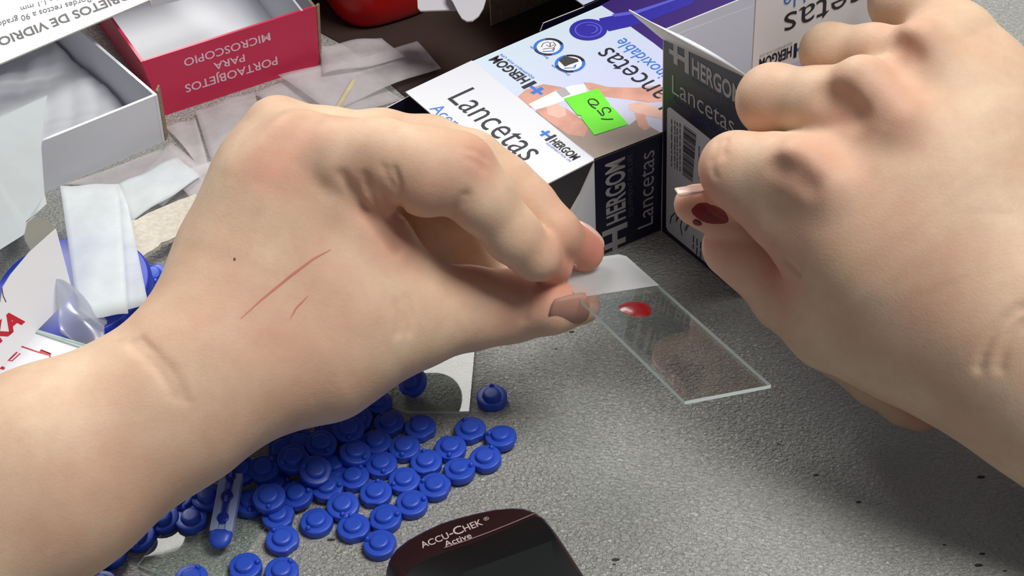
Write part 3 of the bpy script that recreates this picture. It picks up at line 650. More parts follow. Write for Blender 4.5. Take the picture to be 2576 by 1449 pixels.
# ------------------------------------------------------------------ implicit-surface modelling for the hands
def SP(px, py, z, rpx): return (W(px, py, z), rpx*z/F_PX)
def smin(a, b, k):
    h = np.clip(0.5+0.5*(b-a)/k, 0, 1); return b*(1-h)+a*h-k*h*(1-h)
class Field:
    def __init__(s, lo, hi, st):
        s.lo = A3(lo); s.st = st; s.n = np.ceil((A3(hi)-s.lo)/st).astype(int)+1
        s.ax = [s.lo[i]+st*np.arange(s.n[i]) for i in range(3)]
        s.f = np.full(s.n, 60.0, np.float32)
    def sub(s, lo, hi):
        a = np.clip(((A3(lo)-s.lo)/s.st).astype(int)-1, 0, s.n-1); b_ = np.clip(((A3(hi)-s.lo)/s.st).astype(int)+3, 0, s.n)
        sl = tuple(slice(a[i], b_[i]) for i in range(3))
        X = s.ax[0][sl[0]][:, None, None]; Y = s.ax[1][sl[1]][None, :, None]; Z = s.ax[2][sl[2]][None, None, :]
        return sl, X, Y, Z
    def cone(s, A, ra, B, rb, k, f=None, m=14):
        f = s.f if f is None else f
        sl, X, Y, Z = s.sub(np.minimum(A-ra, B-rb)-m, np.maximum(A+ra, B+rb)+m)
        d = B-A; L2 = max(d @ d, 1e-6)
        t = np.clip(((X-A[0])*d[0]+(Y-A[1])*d[1]+(Z-A[2])*d[2])/L2, 0, 1)
        D = np.sqrt((X-A[0]-t*d[0])**2+(Y-A[1]-t*d[1])**2+(Z-A[2]-t*d[2])**2)-(ra+(rb-ra)*t)
        f[sl] = smin(f[sl], D, k)
    def chain(s, pts, k=4, kc=None):
        """own sub-field for a digit, then merged into the body with kc"""
        g = np.full(s.n, 60.0, np.float32)
        if len(pts) == 1: s.cone(pts[0][0], pts[0][1], pts[0][0], pts[0][1], .5, g)
        for (A, ra), (B, rb) in zip(pts[:-1], pts[1:]): s.cone(A, ra, B, rb, k, g)
        s.f = smin(s.f, g, kc if kc else k)
    def carve(s, pts, k=2):
        lo = np.min([A-r for A, r in pts], 0)-8; hi = np.max([A+r for A, r in pts], 0)+8
        sl, X, Y, Z = s.sub(lo, hi); T = None
        for (A, ra), (B, rb) in zip(pts[:-1], pts[1:]):
            d = B-A; L2 = max(d @ d, 1e-6)
            t = np.clip(((X-A[0])*d[0]+(Y-A[1])*d[1]+(Z-A[2])*d[2])/L2, 0, 1)
            D = np.sqrt((X-A[0]-t*d[0])**2+(Y-A[1]-t*d[1])**2+(Z-A[2]-t*d[2])**2)-(ra+(rb-ra)*t)
            T = D if T is None else np.minimum(T, D)
        s.f[sl] = -smin(-s.f[sl], T, k)
    def surf(s, px, py, z0=340., z1=470.):
        zz = np.arange(z0, z1, .25); d = ray(px, py); P = (CP+zz[:, None]*d-s.lo)/s.st; I = np.floor(P).astype(int); fr = P-I
        ok = ((I >= 0) & (I < s.n-1)).all(1); v = np.full(len(zz), 9.); I = I[ok]; fr = fr[ok]; a_ = 0
        for c_ in range(8):
            b3 = [(c_ >> i) & 1 for i in range(3)]; w_ = np.prod([fr[:, i] if b3[i] else 1-fr[:, i] for i in range(3)], 0)
            a_ = a_+w_*s.f[I[:, 0]+b3[0], I[:, 1]+b3[1], I[:, 2]+b3[2]]
        v[ok] = a_; k_ = np.argmax(v < 0); return zz[k_] if v[k_] < 0 else None
    def groove(s, pts, depth, k=1.2):
        depth = depth*.6; k = k*.8; pts = [(x, y, max(r, .9)) for x, y, r in pts]
        Q_ = []; pp_ = []
        for (x0, y0_, r0), (x1, y1_, r1) in zip(pts[:-1], pts[1:]):
            for t in np.linspace(0, 1, 5)[:-1]: pp_.append((x0+(x1-x0)*t, y0_+(y1_-y0_)*t, r0+(r1-r0)*t))
        for (x, y, r) in pp_+[pts[-1]]:
            z = s.surf(x, y)
            if z is not None: Q_.append((W(x, y, z+depth-r), r))
        if len(Q_) > 1: s.carve(Q_, k)
    def mesh(s, name, m, sm=4, blobs=(), label=None):
        f = s.f; ins = f < 0; nx, ny, nz = f.shape
        c = np.zeros((nx-1, ny-1, nz-1), np.int8)
        for dx in (0, 1):
            for dy in (0, 1):
                for dz_ in (0, 1): c += ins[dx:nx-1+dx, dy:ny-1+dy, dz_:nz-1+dz_]
        act = (c > 0) & (c < 8); I = np.argwhere(act); idx = -np.ones(act.shape, np.int64); idx[act] = np.arange(len(I))
        acc = np.zeros((len(I), 3)); cnt = np.zeros(len(I))
        co = [(a, b_, c_) for a in (0, 1) for b_ in (0, 1) for c_ in (0, 1)]
        for p in co:
            for q in co:
                if sum(abs(p[i]-q[i]) for i in range(3)) == 1 and p < q:
                    fa_ = f[I[:, 0]+p[0], I[:, 1]+p[1], I[:, 2]+p[2]]; fb_ = f[I[:, 0]+q[0], I[:, 1]+q[1], I[:, 2]+q[2]]
                    mm = (fa_ < 0) != (fb_ < 0); t = np.where(mm, fa_/np.where(mm, fa_-fb_, 1), 0)
                    P = A3(p)[None]+t[:, None]*(A3(q)-A3(p))[None]
                    acc[mm] += P[mm]; cnt[mm] += 1
        V = s.lo+s.st*(I+acc/cnt[:, None])
        Fs = []
        for ax in range(3):
            o1, o2 = [(1, 2), (2, 0), (0, 1)][ax]
            sl0 = [slice(None)]*3; sl1 = [slice(None)]*3; sl0[ax] = slice(0, -1); sl1[ax] = slice(1, None)
            E = ins[tuple(sl0)] != ins[tuple(sl1)]
            J = np.argwhere(E); ok = (J[:, o1] > 0) & (J[:, o2] > 0) & (J[:, o1] < f.shape[o1]-1) & (J[:, o2] < f.shape[o2]-1); J = J[ok]
            u1_ = np.zeros(3, int); u1_[o1] = 1; u2_ = np.zeros(3, int); u2_[o2] = 1
            g = lambda K_: idx[K_[:, 0], K_[:, 1], K_[:, 2]]
            q = np.stack([g(J-u1_-u2_), g(J-u2_), g(J), g(J-u1_)], 1)
            flip = ~ins[J[:, 0], J[:, 1], J[:, 2]]; q[flip] = q[flip][:, ::-1]; Fs.append(q)
        Q = np.concatenate(Fs); Q = Q[(Q >= 0).all(1)]
        ed = np.concatenate([Q[:, [0, 1]], Q[:, [1, 2]], Q[:, [2, 3]], Q[:, [3, 0]]])
        for it in range(sm):
            for lam in (.5, -.42):
                a = np.zeros_like(V); w_ = np.bincount(ed[:, 0], minlength=len(V))+np.bincount(ed[:, 1], minlength=len(V))
                for i in range(3):
                    a[:, i] = np.bincount(ed[:, 0], V[ed[:, 1], i], len(V))+np.bincount(ed[:, 1], V[ed[:, 0], i], len(V))
                V = V+lam*(a/w_[:, None]-V)
        org = A3([V[:, 0].mean(), V[:, 1].mean(), V[:, 2].min()])
        me = bpy.data.meshes.new(name); me.vertices.add(len(V)); me.vertices.foreach_set('co', ((V-org)*S).ravel())
        me.loops.add(len(Q)*4); me.loops.foreach_set('vertex_index', Q.ravel().astype(np.int32))
        me.polygons.add(len(Q)); me.polygons.foreach_set('loop_start', np.arange(0, len(Q)*4, 4, dtype=np.int32)); me.polygons.foreach_set('loop_total', np.full(len(Q), 4, np.int32))
        me.update(); me.validate(); me.polygons.foreach_set('use_smooth', np.ones(len(Q), bool)); me.materials.append(m)
        fl_ = np.zeros(len(V))
        for (P, r, a) in blobs: fl_ = np.maximum(fl_, a*np.exp(-((V-P)**2).sum(1)/(r*r)))
        at = me.attributes.new('flush', 'FLOAT', 'POINT'); at.data.foreach_set('value', fl_.astype(np.float32))
        o = bpy.data.objects.new(name, me); COL.objects.link(o); o.location = Vector(org*S); o['_o'] = org.tolist()
        o['_bvh'] = 0
        tri = np.concatenate([Q[:, [0, 1, 2]], Q[:, [0, 2, 3]]])
        bvh = BVHTree.FromPolygons(V.tolist(), Q.tolist())
        return o, bvh
def hit(bvh, px, py):
    d = ray(px, py); d = d/np.linalg.norm(d); p, n, i, _ = bvh.ray_cast(Vector(CP), Vector(d))
    return (None, None) if p is None else (A3(p), A3(n))
def skin_ribbon(bvh, pts, w, m, parent, name, lift=.12, taper=True, N=40):
    P = []; T_ = np.linspace(0, len(pts)-1, N)
    for t in T_:
        i = min(int(t), len(pts)-2); u = t-i; x = pts[i][0]*(1-u)+pts[i+1][0]*u; y = pts[i][1]*(1-u)+pts[i+1][1]*u
        p, n = hit(bvh, x, y)
        if p is not None: P.append((p, n))
    V = []; Fc = []
    for i, (p, n) in enumerate(P):
        d = nrm(P[min(i+1, len(P)-1)][0]-P[max(i-1, 0)][0]); s_ = np.cross(d, n)*w/2*((.25+.75*sin(pi*i/(len(P)-1))) if taper else 1)
        V += [p-s_+n*lift, p+s_+n*lift]
        if i: Fc.append((2*i-2, 2*i-1, 2*i+1, 2*i))
    return mk(name, V, Fc, m, parent, True)
def skin_patch(bvh, cx, cy, ax, ay, m, parent, name, lift=.12, ang=0.0, irr=.08, R=8, N=28):
    V = []; Fc = []
    for i in range(R):
        r = 1-i/(R-1)
        for k in range(N):
            a = 2*pi*k/N; q = r*(1+irr*sin(3*a+1)+irr*sin(5*a))
            x = cx+q*(ax*cos(a)*cos(ang)-ay*sin(a)*sin(ang)); y = cy+q*(ax*cos(a)*sin(ang)+ay*sin(a)*cos(ang))
            p, n = hit(bvh, x, y)
            if p is None: p, n = (V[-1] if V else W(x, y, 430)), A3([0, 0, 0])
            V.append(p+n*(lift*(1 if r < .95 else .1)))
    for i in range(R-1):
        for k in range(N): Fc.append((i*N+k, i*N+(k+1) % N, (i+1)*N+(k+1) % N, (i+1)*N+k))
    return mk(name, V, Fc, m, parent, True)
def nail(c, d, n, w, l, m, parent, over=1.2, curve=.75, t=.35, edge=None):
    """curved nail plate: c centre on the skin, d towards the tip, n outward"""
    d = nrm(d); n = nrm(n-(n @ d)*d); s_ = np.cross(d, n); V = []; Fc = []; nu, nv = 10, 8; R = w/2/curve
    for j in range(nv+1):
        v = j/nv; y = (v-.5)*l; wd = w*(1-.28*(1-v)**3)*(1-.1*max(0, v-.8)*5)
        for i in range(nu+1):
            x = (i/nu-.5)*wd; V.append(c+d*(y+over*.0+(-.12*l*(2*i/nu-1)**2 if j == nv else (.1*l*(2*i/nu-1)**2 if j == 0 else 0)))+s_*x+n*(math.sqrt(max(R*R-x*x, 0))-R+t-.02*y*y))
    for j in range(nv):
        for i in range(nu): a = j*(nu+1)+i; Fc.append((a, a+1, a+nu+2, a+nu+1))
    fm = [1 if (f // nu) == nv-1 else 0 for f in range(len(Fc))]
    o = mk('fingernail', V, Fc, [m, edge or M['nail_edge']], parent, True, fm=fm)
    md = o.modifiers.new('solid', 'SOLIDIFY'); md.thickness = .3*S; md.offset = 1
    return o

# ------------------------------------------------------------------ left hand
zi = zs(1405, 690)                      # slide depth under the index tip
P_ = []
L = Field([-215, 205, 1], [36, 372, 112], .82)
arm = [SP(-560, 1640, 392, 300), SP(128, 1187, 408, 243), SP(442, 1006, 416, 193), SP(560, 900, 420, 195)]
L.chain(arm, 14)
# metacarpals / palm block
zM = 424
for ch in ([SP(560, 890, 420, 190), SP(640, 700, 424, 165), SP(700, 480, zM, 128), SP(765, 392, zM-2, 112)],
           [SP(540, 890, 432, 180), SP(600, 640, 436, 128), SP(660, 440, zM+14, 98), SP(700, 322, zM+12, 78)],
           [SP(540, 900, 446, 160), SP(620, 640, 456, 110), SP(700, 450, 462, 85), SP(740, 400, 462, 75)],
           [SP(560, 930, 456, 150), SP(680, 700, 472, 110), SP(790, 520, 482, 80)],
           [SP(600, 900, 428, 185), SP(800, 868, 430, 172), SP(925, 800, 432, 138), SP(1040, 790, 436, 112)],
           [SP(740, 560, 428, 130), SP(850, 700, 430, 130), SP(900, 640, 430, 100)],
           [SP(860, 520, 428, 85), SP(930, 610, 430, 66), SP(990, 690, 432, 60)]):
    L.chain(ch, 12, 10)
# thumb
zt = zs(1440, 770)
L.chain([SP(925, 810, 432, 138), SP(1055, 786, 436, 112), SP(1180, 776, 441, 99), SP(1290, 771, 446, 84), SP(1385, 776, zs(1385, 776)+13, 57), SP(1462, 768, zs(1462, 768)+13, 49)], 5, 7)
# middle finger (behind), then index in front; small k keeps the crease between them
L.chain([SP(700, 322, zM+12, 78), SP(830, 342, zM+12, 66), SP(960, 352, zM+13, 72), SP(1080, 372, zM+13, 76), SP(1185, 412, zM+12, 78), SP(1268, 468, zM+12, 72), SP(1330, 520, zM+12, 66), SP(1392, 585, zM+11, 60), SP(1466, 632, zs(1466, 632)-12, 54)], 4, 2.0)
L.chain([SP(765, 392, zM-2, 112), SP(850, 400, zM-5, 100), SP(955, 392, zM-7, 92), SP(1078, 432, zM-8, 108), SP(1150, 432, zM-8, 96), SP(1212, 500, zM-7, 80), SP(1290, 592, zM-2, 68), SP(1345, 643, zM+3, 58), SP(1394, 672, zs(1394, 672)-10.5, 47)], 3.2, 1.6)
# ring and little fingers curled in the shadow underneath
L.chain([SP(740, 400, 458, 75), SP(900, 410, 460, 72), SP(1070, 450, 458, 74), SP(1125, 560, 460, 68), SP(1170, 640, 464, 62), SP(1240, 715, 470, 56)], 4, 3)
L.chain([SP(790, 520, 482, 75), SP(900, 480, 478, 66), SP(1040, 530, 476, 64), SP(1060, 640, 476, 60), SP(1050, 740, 474, 54)], 4, 3)
L.chain([SP(880, 600, 462, 110), SP(1010, 680, 464, 80)], 6, 6)
# folds at the base of the index finger
L.chain([SP(880, 440, 420, 74), SP(945, 468, 418, 60), SP(966, 497, 419, 46)], 3, 1.4)
L.chain([SP(840, 500, 421, 75), SP(905, 575, 424, 62), SP(965, 640, 427, 62), SP(1010, 690, 431, 66)], 4, 4)
L.carve([SP(650, 470, 400, 8), SP(700, 380, 407, 12), SP(760, 290, 413, 8)], 7)
L.groove([(990, 425, .3), (1002, 460, .7), (1007, 500, .9), (1006, 545, 1.0)], 1.1, 1.0)
L.groove([(918, 440, .3), (926, 470, .8), (938, 505, .9), (958, 540, .8)], 1.0, 1.2)
L.groove([(960, 415, .2), (975, 445, .4), (985, 470, .3)], .5, 1.0)
L.groove([(1172, 490, .2), (1158, 510, .6), (1142, 528, .9), (1130, 548, .9)], 1.1, 1.6)
L.groove([(860, 440, .3), (900, 500, .7), (950, 570, .8), (1000, 630, .6)], .9, 2.2)
for g_ in ([(1176, 372), (1205, 380), (1226, 398)], [(1180, 398), (1200, 406), (1218, 424)]): L.groove([(x, y, .35) for x, y in g_], .35, .8)
for g_ in ([(1000, 760), (1010, 800), (1004, 840)], [(1024, 750), (1036, 790), (1032, 836)], [(1316, 735), (1324, 770), (1316, 806)], [(330, 860), (400, 930), (440, 1000)], [(352, 850), (430, 930), (470, 1010)]): L.groove([(x, y, .3) for x, y in g_], .3, 1.4)
flush = [(W(690, 420, 408), 9, .55), (W(735, 330, 412), 10, .35), (W(1215, 395, 408), 8, .55), (W(1080, 490, 408), 12, .45), (W(965, 520, 416), 8, .6),
         (W(1380, 680, 436), 14, .8), (W(1470, 620, 446), 16, .95), (W(1400, 560, 440), 12, .6), (W(1300, 780, 436), 12, .45), (W(1000, 600, 420), 10, .5), (W(1490, 770, 455), 8, 1.0),
         (W(1180, 700, 432), 12, .4), (W(700, 900, 400), 24, .25), (W(500, 850, 405), 20, .2), (W(820, 760, 405), 18, .25), (W(200, 1250, 395), 22, .25), (W(920, 420, 412), 8, .35), (W(1310, 640, 432), 9, .45)]
lh, lbv = L.mesh('hand', M['skin'], 3, flush)
tag(lh, 'left hand with bare forearm, pinching the glass slide, red scratches on its back', 'hand')
skin_ribbon(lbv, [(605, 802), (660, 752), (730, 695), (790, 650), (832, 628)], .62, M['scratch'], lh, 'scratch')
skin_ribbon(lbv, [(730, 802), (745, 775), (775, 744)], .45, M['scratch'], lh, 'scratch')
skin_patch(lbv, 590, 652, 3.5, 4.5, M['mole'], lh, 'mole', .1, R=4, N=10)
p, n = hit(lbv, 1500, 603)
def nail_axis(px, py, z, r, nn_, d, w, l, m, ed=None):
    nn_ = nrm(nn_); return nail(W(px, py, z)+nn_*(r+.35), d, nn_, w, l, m, lh, edge=ed)
nail_axis(1455, 622, zs(1455, 622)-12.3, 5.9, DY*-.72+RX*.62-FW*.38, W(1466, 632, zs(1466, 632)-12)-W(1392, 585, zM+11), 8.6, 11.5, M['nail'])
nail_axis(1388, 666, zs(1394, 672)-11, 5.0, DY*-.62+RX*.72-FW*-.25, W(1394, 672, zs(1394, 672)-10.5)-W(1345, 643, zM+3), 7.4, 9.5, M['nail'])
tp_, tn_ = hit(lbv, 1432, 792)
nail(tp_, W(1490, 786, zs(1490, 786)+10)-W(1385, 794, zs(1385, 794)+10), nrm(tn_+nrm(DY)*.5), 11, 11.5, M['nail_dull'], lh, edge=M['nail_dull'])

# ------------------------------------------------------------------ right hand
Rf = Field([34, 218, 1], [196, 376, 132], .82)
zk = 412
Rf.chain([SP(3050, 1300, 408, 265), SP(2620, 900, 412, 255), SP(2480, 780, 414, 250)], 14)
for ch in ([SP(2480, 800, 414, 240), SP(2220, 640, 414, 190), SP(2040, 455, zk, 112)],
           [SP(2500, 760, 414, 240), SP(2330, 480, 414, 190), SP(2165, 255, zk, 98)],
           [SP(2520, 700, 416, 220), SP(2420, 380, 418, 160), SP(2310, 150, zk+4, 82)],
           [SP(2540, 640, 420, 220), SP(2455, 260, 424, 145), SP(2400, 95, zk+10, 92)],
           [SP(2480, 840, 420, 190), SP(2275, 822, 422, 148), SP(2105, 785, 428, 143)],
           [SP(2140, 600, 418, 130), SP(2080, 560, 418, 100)]):
    Rf.chain(ch, 14, 12)
# fingers
Rf.chain([SP(2400, 95, zk+10, 88), SP(2320, 20, zk+16, 74), SP(2262, 8, zk+22, 70), SP(2300, -60, zk+40, 60)], 4, 3)
Rf.chain([SP(2310, 150, zk+4, 78), SP(2200, 128, zk+10, 62), SP(2085, 130, zk+18, 66), SP(2110, 190, zk+36, 56), SP(2180, 240, zk+48, 50)], 4, 2.2)
Rf.chain([SP(2165, 255, zk, 96), SP(2060, 258, zk+4, 84), SP(1945, 252, zk+14, 86), SP(1960, 320, zk+34, 68), SP(2020, 400, zk+46, 60)], 4, 2.2)
Rf.chain([SP(2040, 455, zk, 112), SP(1950, 432, zk+2, 92), SP(1853, 424, zk+8, 87), SP(1850, 470, zk+20, 74), SP(1905, 530, zk+30, 60)], 4, 3)
Rf.chain([SP(1880, 450, zk+7, 80), SP(1912, 490, zk+7, 78), SP(1966, 552, zk+6, 74), SP(2035, 612, zk+4, 82), SP(2110, 660, zk+4, 95)], 4, 4)
# thumb: two lobes seen left of and below the index finger
Rf.chain([SP(2095, 790, 428, 140), SP(1990, 735, 436, 98), SP(1905, 660, 442, 80), SP(1846, 622, 443, 80)], 4, 2.5)
Rf.chain([SP(1880, 590, 440, 60), SP(1830, 545, 439, 58), SP(1780, 522, 438, 54), SP(1744, 514, 438, 49)], 3, .8)
# curled fingertip peeping out below the heel of the hand
Rf.chain([SP(2120, 880, 452, 80), SP(2200, 960, 450, 56), SP(2270, 1020, 448, 44), SP(2315, 1040, 446, 46)], 4, 1.5)
# hollows beside the knuckles, tendons
for a in ((1985, 440, 4.5), (2110, 262, 4.5), (2272, 118, 3.2)):
    pass
Rf.chain([SP(2005, 400, zk-10, 40), SP(2085, 470, zk-11, 42)], 4, 8)
Rf.chain([SP(2165, 195, zk-8, 46), SP(2260, 300, zk-12, 44)], 4, 8)
Rf.chain([SP(2310, 95, zk-4, 34), SP(2380, 200, zk-2, 36)], 4, 8)
Rf.groove([(1975, 655, .3), (1996, 676, .8), (2008, 690, .5)], 1.0, 1.2)
Rf.groove([(1955, 426, 2), (1988, 444, 3.2), (2026, 468, 2)], .3, 5.5)
Rf.groove([(2085, 244, 2), (2112, 262, 3.2), (2146, 284, 2)], .4, 5.5)
Rf.groove([(2252, 110, 1.6), (2275, 126, 2.4), (2298, 138, 1.6)], .3, 4.5)
Rf.groove([(2570, 772, .3), (2530, 800, .7), (2500, 835, .9), (2478, 880, .9), (2462, 930, .5)], .9, 1.6)
Rf.groove([(2574, 812, .3), (2545, 845, .6), (2525, 890, .6), (2515, 930, .3)], .6, 1.6)
for g_ in ([(1806, 352), (1798, 372), (1800, 392)], [(1790, 400), (1788, 425), (1796, 446)], [(1826, 346), (1816, 370), (1820, 390)]): Rf.groove([(x, y, .35) for x, y in g_], .35, 1.0)
flushR = [(W(1985, 415, 400), 9, .38), (W(2120, 250, 402), 9, .42), (W(2280, 125, 404), 7, .35), (W(1780, 400, 408), 8, .5), (W(1880, 250, 408), 8, .4), (W(2060, 100, 412), 7, .4),
          (W(1740, 500, 424), 11, 1.0), (W(1800, 600, 424), 14, .9), (W(1950, 660, 420), 12, .7), (W(2230, 250, 400), 14, .4), (W(2330, 1050, 436), 7, 1.), (W(2250, 10, 412), 10, .4), (W(2050, 450, 396), 16, .35), (W(2300, 700, 390), 22, .2)]
rh, rbv = Rf.mesh('hand', M['skin'], 3, flushR)
tag(rh, 'right hand seen from the back, curled fingers beside the upright box, blood on its thumb', 'hand')
skin_patch(rbv, 1786, 538, 48, 24, M['blood_dry'], rh, 'blood_smear', .1, ang=.3, irr=.03)
skin_patch(rbv, 1754, 559, 12, 6, M['blood'], rh, 'blood_bead', .5, ang=.4, irr=.05)
nail(W(1738, 474, 428), RX*-1+DY*.05+FW*.1, nrm(DY*-.95-FW*.2), 7.5, 8.5, M['nail'], rh)

# ------------------------------------------------------------------ blue lancet caps
CAPR = 4.5
DIR = dict(U=(0, -1), UR=(1, -1), R=(1, 0), DR=(1, 1), D=(0, 1), DL=(-1, 1), L=(-1, 0), UL=(-1, -1))
def cap_mesh(nm, prof, n=36, notch=False):
    V = []; Fc = []
    for rad, h in prof:
        for k in range(n):
            a = 2*pi*k/n; r_ = rad
            if notch and rad > 4 and (abs(a-pi) < .32): r_ = rad-.35
            V.append((r_*cos(a)*S, r_*sin(a)*S, h*S))
    for i in range(len(prof)-1):
        for k in range(n): Fc.append((i*n+k, i*n+(k+1) % n, (i+1)*n+(k+1) % n, (i+1)*n+k))
    Fc.append(tuple(range(n-1, -1, -1))); Fc.append(tuple((len(prof)-1)*n+k for k in range(n)))
    me = bpy.data.meshes.new(nm); me.from_pydata(V, [], Fc); me.materials.append(M['capblue'])
    me.polygons.foreach_set('use_smooth', [True]*len(me.polygons))
    me.update(); me.set_sharp_from_angle(angle=radians(50)); return me
ME_R = cap_mesh('rim_disc', [(3.9, 0), (4.3, .2), (4.45, .7), (4.5, 2.3), (4.4, 2.62), (4.15, 2.75), (2.8, 2.7)], notch=True)
ME_B = cap_mesh('boss', [(3.0, 2.45), (2.78, 2.8), (2.62, 3.35), (2.5, 3.7), (2.2, 3.9), (1.6, 3.95), (.3, 3.93)], 28)
bmn = bmesh.new(); bmesh.ops.create_uvsphere(bmn, u_segments=14, v_segments=8, radius=.78*S)
bmesh.ops.translate(bmn, verts=bmn.verts, vec=(3.45*S, 0, 2.75*S))
for v_ in bmn.verts:
    if v_.co.z > 2.75*S: v_.co.z += (v_.co.z-2.75*S)*.5
ME_N = bpy.data.meshes.new('nub'); bmn.to_mesh(ME_N); bmn.free(); ME_N.materials.append(M['capblue']); ME_N.polygons.foreach_set('use_smooth', [True]*len(ME_N.polygons))
CAPS = [  # px, py of the top face, base height, nub direction, tilt direction, tilt degrees, label
 (1237, 992, 0, 'U', None, 0, 'lone blue cap on the bare table right of the glass slide'),
 (1045, 950, 2.9, 'UR', (-1, .5), 40, 'blue cap tipped on edge on the chipped glass slide, below the hand'),
 (947, 1006, 0, 'UR', None, 0, 'blue cap half under the hand, just left of the chipped slide corner'),
 (900, 1049, .6, 'L', (-1, 1), 6, 'blue cap half under the hand, behind the dark tilted one at the pile top'),
 (978, 1058, 0, 'UL', None, 0, 'blue cap below the chipped slide corner, nub at its upper left'),
 (1057, 1069, 0, 'UL', None, 0, 'blue cap under the slide edge, right neighbour of the one below the chipped corner'),
 (1183, 1074, 0, 'UL', None, 0, 'blue cap at the upper right of the group, nub upper left'),
 (1261, 1096, 0, 'L', (-.5, -1), 7, 'rightmost blue cap of the spread, slightly tilted with a notched rim'),
 (874, 1072, 4.0, 'D', (1, 1), 10, 'dark tilted blue cap touching the hand at the pile top, nub at the bottom'),
 (945, 1106, .4, 'DL', None, 0, 'glossy blue cap with nub at lower left, right of the dark shaded cap'),
 (1017, 1119, 0, 'D', None, 0, 'blue cap in the second row, nub straight down, left of a gap of bare table'),
 (1133, 1120, 0, 'D', None, 0, 'blue cap beside the gap of bare table, nub at its lower edge'),
 (805, 1110, 4.4, 'DR', (1, .6), 8, 'blue cap on top of the pile next to the forearm, nub lower right'),
 (888, 1133, 2.4, 'DR', (1, 0), 14, 'darkly shaded blue cap in the hollow of the pile'),
 (1222, 1147, 0, 'UR', (-1, 0), 4, 'blue cap below the rightmost one, nub at upper right'),
 (737, 1146, 5.2, 'DL', (.4, 1), 8, 'raised blue cap high on the pile, overhanging a black gap'),
 (959, 1162, 0, 'D', None, 0, 'blue cap with a domed shiny boss, nub down, in the third row'),
 (1072, 1156, 0, 'U', None, 0, 'blue cap with its nub at the top, in the middle of the right spread'),
 (1155, 1178, 0, 'R', (0, -1), 6, 'notched blue cap with nub right, lower edge of the right spread'),
 (790, 1175, 5.0, 'L', (1, 1), 20, 'strongly tilted blue cap leaning off the raised ones, nub left'),
 (662, 1173, 3.6, 'UR', (0, 1), 4, 'blue cap next to the forearm right of the upright lancet, nub upper right'),
 (838, 1166, 0, 'R', (1, 0), 6, 'blue cap mostly hidden beneath the strongly tilted one'),
 (888, 1194, 0, 'UR', None, 0, 'blue cap with nub upper right, right of the buried dark one'),
 (1017, 1202, 0, 'DL', None, 0, 'blue cap with nub lower left, between two spread rows'),
 (1094, 1216, 0, 'L', None, 0, 'broad blue cap at the lower right border, faint nub at left'),
 (821, 1218, .8, 'R', (1, 1), 6, 'dark smooth blue cap lying beneath the strongly tilted one'),
 (945, 1234, 0, 'U', None, 0, 'blue cap with nub on top, lower centre of the spread'),
 (747, 1237, 1.4, 'R', (-.3, .3), 5, 'large looking blue cap with wide boss and nub right, centre of the pile'),
 (676, 1243, 4.6, 'D', (.2, 1), 8, 'blue cap stacked over two others just right of the lancet'),
 (523, 1243, 1.2, 'L', (-1, .3), 7, 'blue cap immediately left of the upright lancet, nub left'),
 (629, 1256, .4, 'D', None, 0, 'blue cap wedged right of the lancet body, boss half covered'),
 (1035, 1260, 0, 'R', None, 0, 'blue cap at the lower right border nearest the meter top, nub right'),
 (862, 1264, .8, 'D', (0, 1), 6, 'blue cap resting its edge on the next one, two small nubs below'),
 (699, 1290, .6, 'L', (0, 1), 4, 'blue cap whose top is covered by the stacked one'),
 (480, 1298, 0, 'UL', None, 0, 'free blue cap left of the lancet, casting a shadow on bare table'),
 (970, 1297, 0, 'R', (-.3, 0), 4, 'blue cap above the one that touches the meter, nub right'),
 (796, 1306, 0, 'DL', None, 0, 'clean round blue cap in the lower middle, nub lower left'),
 (889, 1320, 0, 'U', None, 0, 'blue cap with nub up, between the clean round one and the meter'),
 (408, 1296, .4, 'DL', (0, 1), 6, 'blue cap partly covered by the forearm, left of the free one'),
 (709, 1351, 0, 'UL', (1, 1), 5, 'bright blue cap at lower centre with light on its boss, nub upper left'),
 (955, 1362, 0, 'L', None, 0, 'blue cap touching the left end of the black meter'),
 (348, 1340, .6, 'D', (-.5, 1), 7, 'blue cap cut in half by the forearm outline, on the slide edge'),
 (276, 1384, 0, 'D', (0, 1), 4, 'blue cap peeping from under the forearm, lower left'),
 (218, 1428, 0, 'D', None, 0, 'last blue cap under the forearm at the bottom left corner'),
 (616, 1420, 0, 'R', None, 0, 'bright blue cap at the bottom edge, left one of the pair'),
 (707, 1432, 0, 'UR', (1, .2), 4, 'bright blue cap at the bottom edge, right one of the pair'),
 (480, 1450, 0, 'UR', None, 0, 'blue cap cut off by the bottom of the picture below the lancet'),
 (252, 1466, 0, 'L', None, 0, 'blue sliver of a cap at the bottom edge beside the last forearm one'),
 (603, 1174, 3.4, 'UR', (0, 1), 10, 'blue cap under the forearm directly above the lancet'),
 (452, 1250, 0, 'D', (-1, 0), 10, 'dark blue cap deep in shade between forearm and free cap'),
 (712, 1122, 2.2, 'R', (-.5, 1), 16, 'blue cap tucked under the forearm above the raised one'),
 (752, 1104, 3.4, 'U', (.3, 1), 22, 'glossy slanting blue cap under the forearm, pile top left'),
 (690, 1214, 0, 'R', (1, 0), 8, 'shadowed blue cap at the bottom of the pile, left of the large one'),
 (826, 1080, 0, 'D', (1, 0), 8, 'nearly black looking blue cap beneath the hand at the pile top'),
 (930, 1050+60, -9, 'D', None, 0, None),
 (385, 686, 3.0, 'D', (0, 1), 8, 'blue cap by itself left of the wrist, beside the paper strip'),
]
proto = None
rsc = random.Random(11)
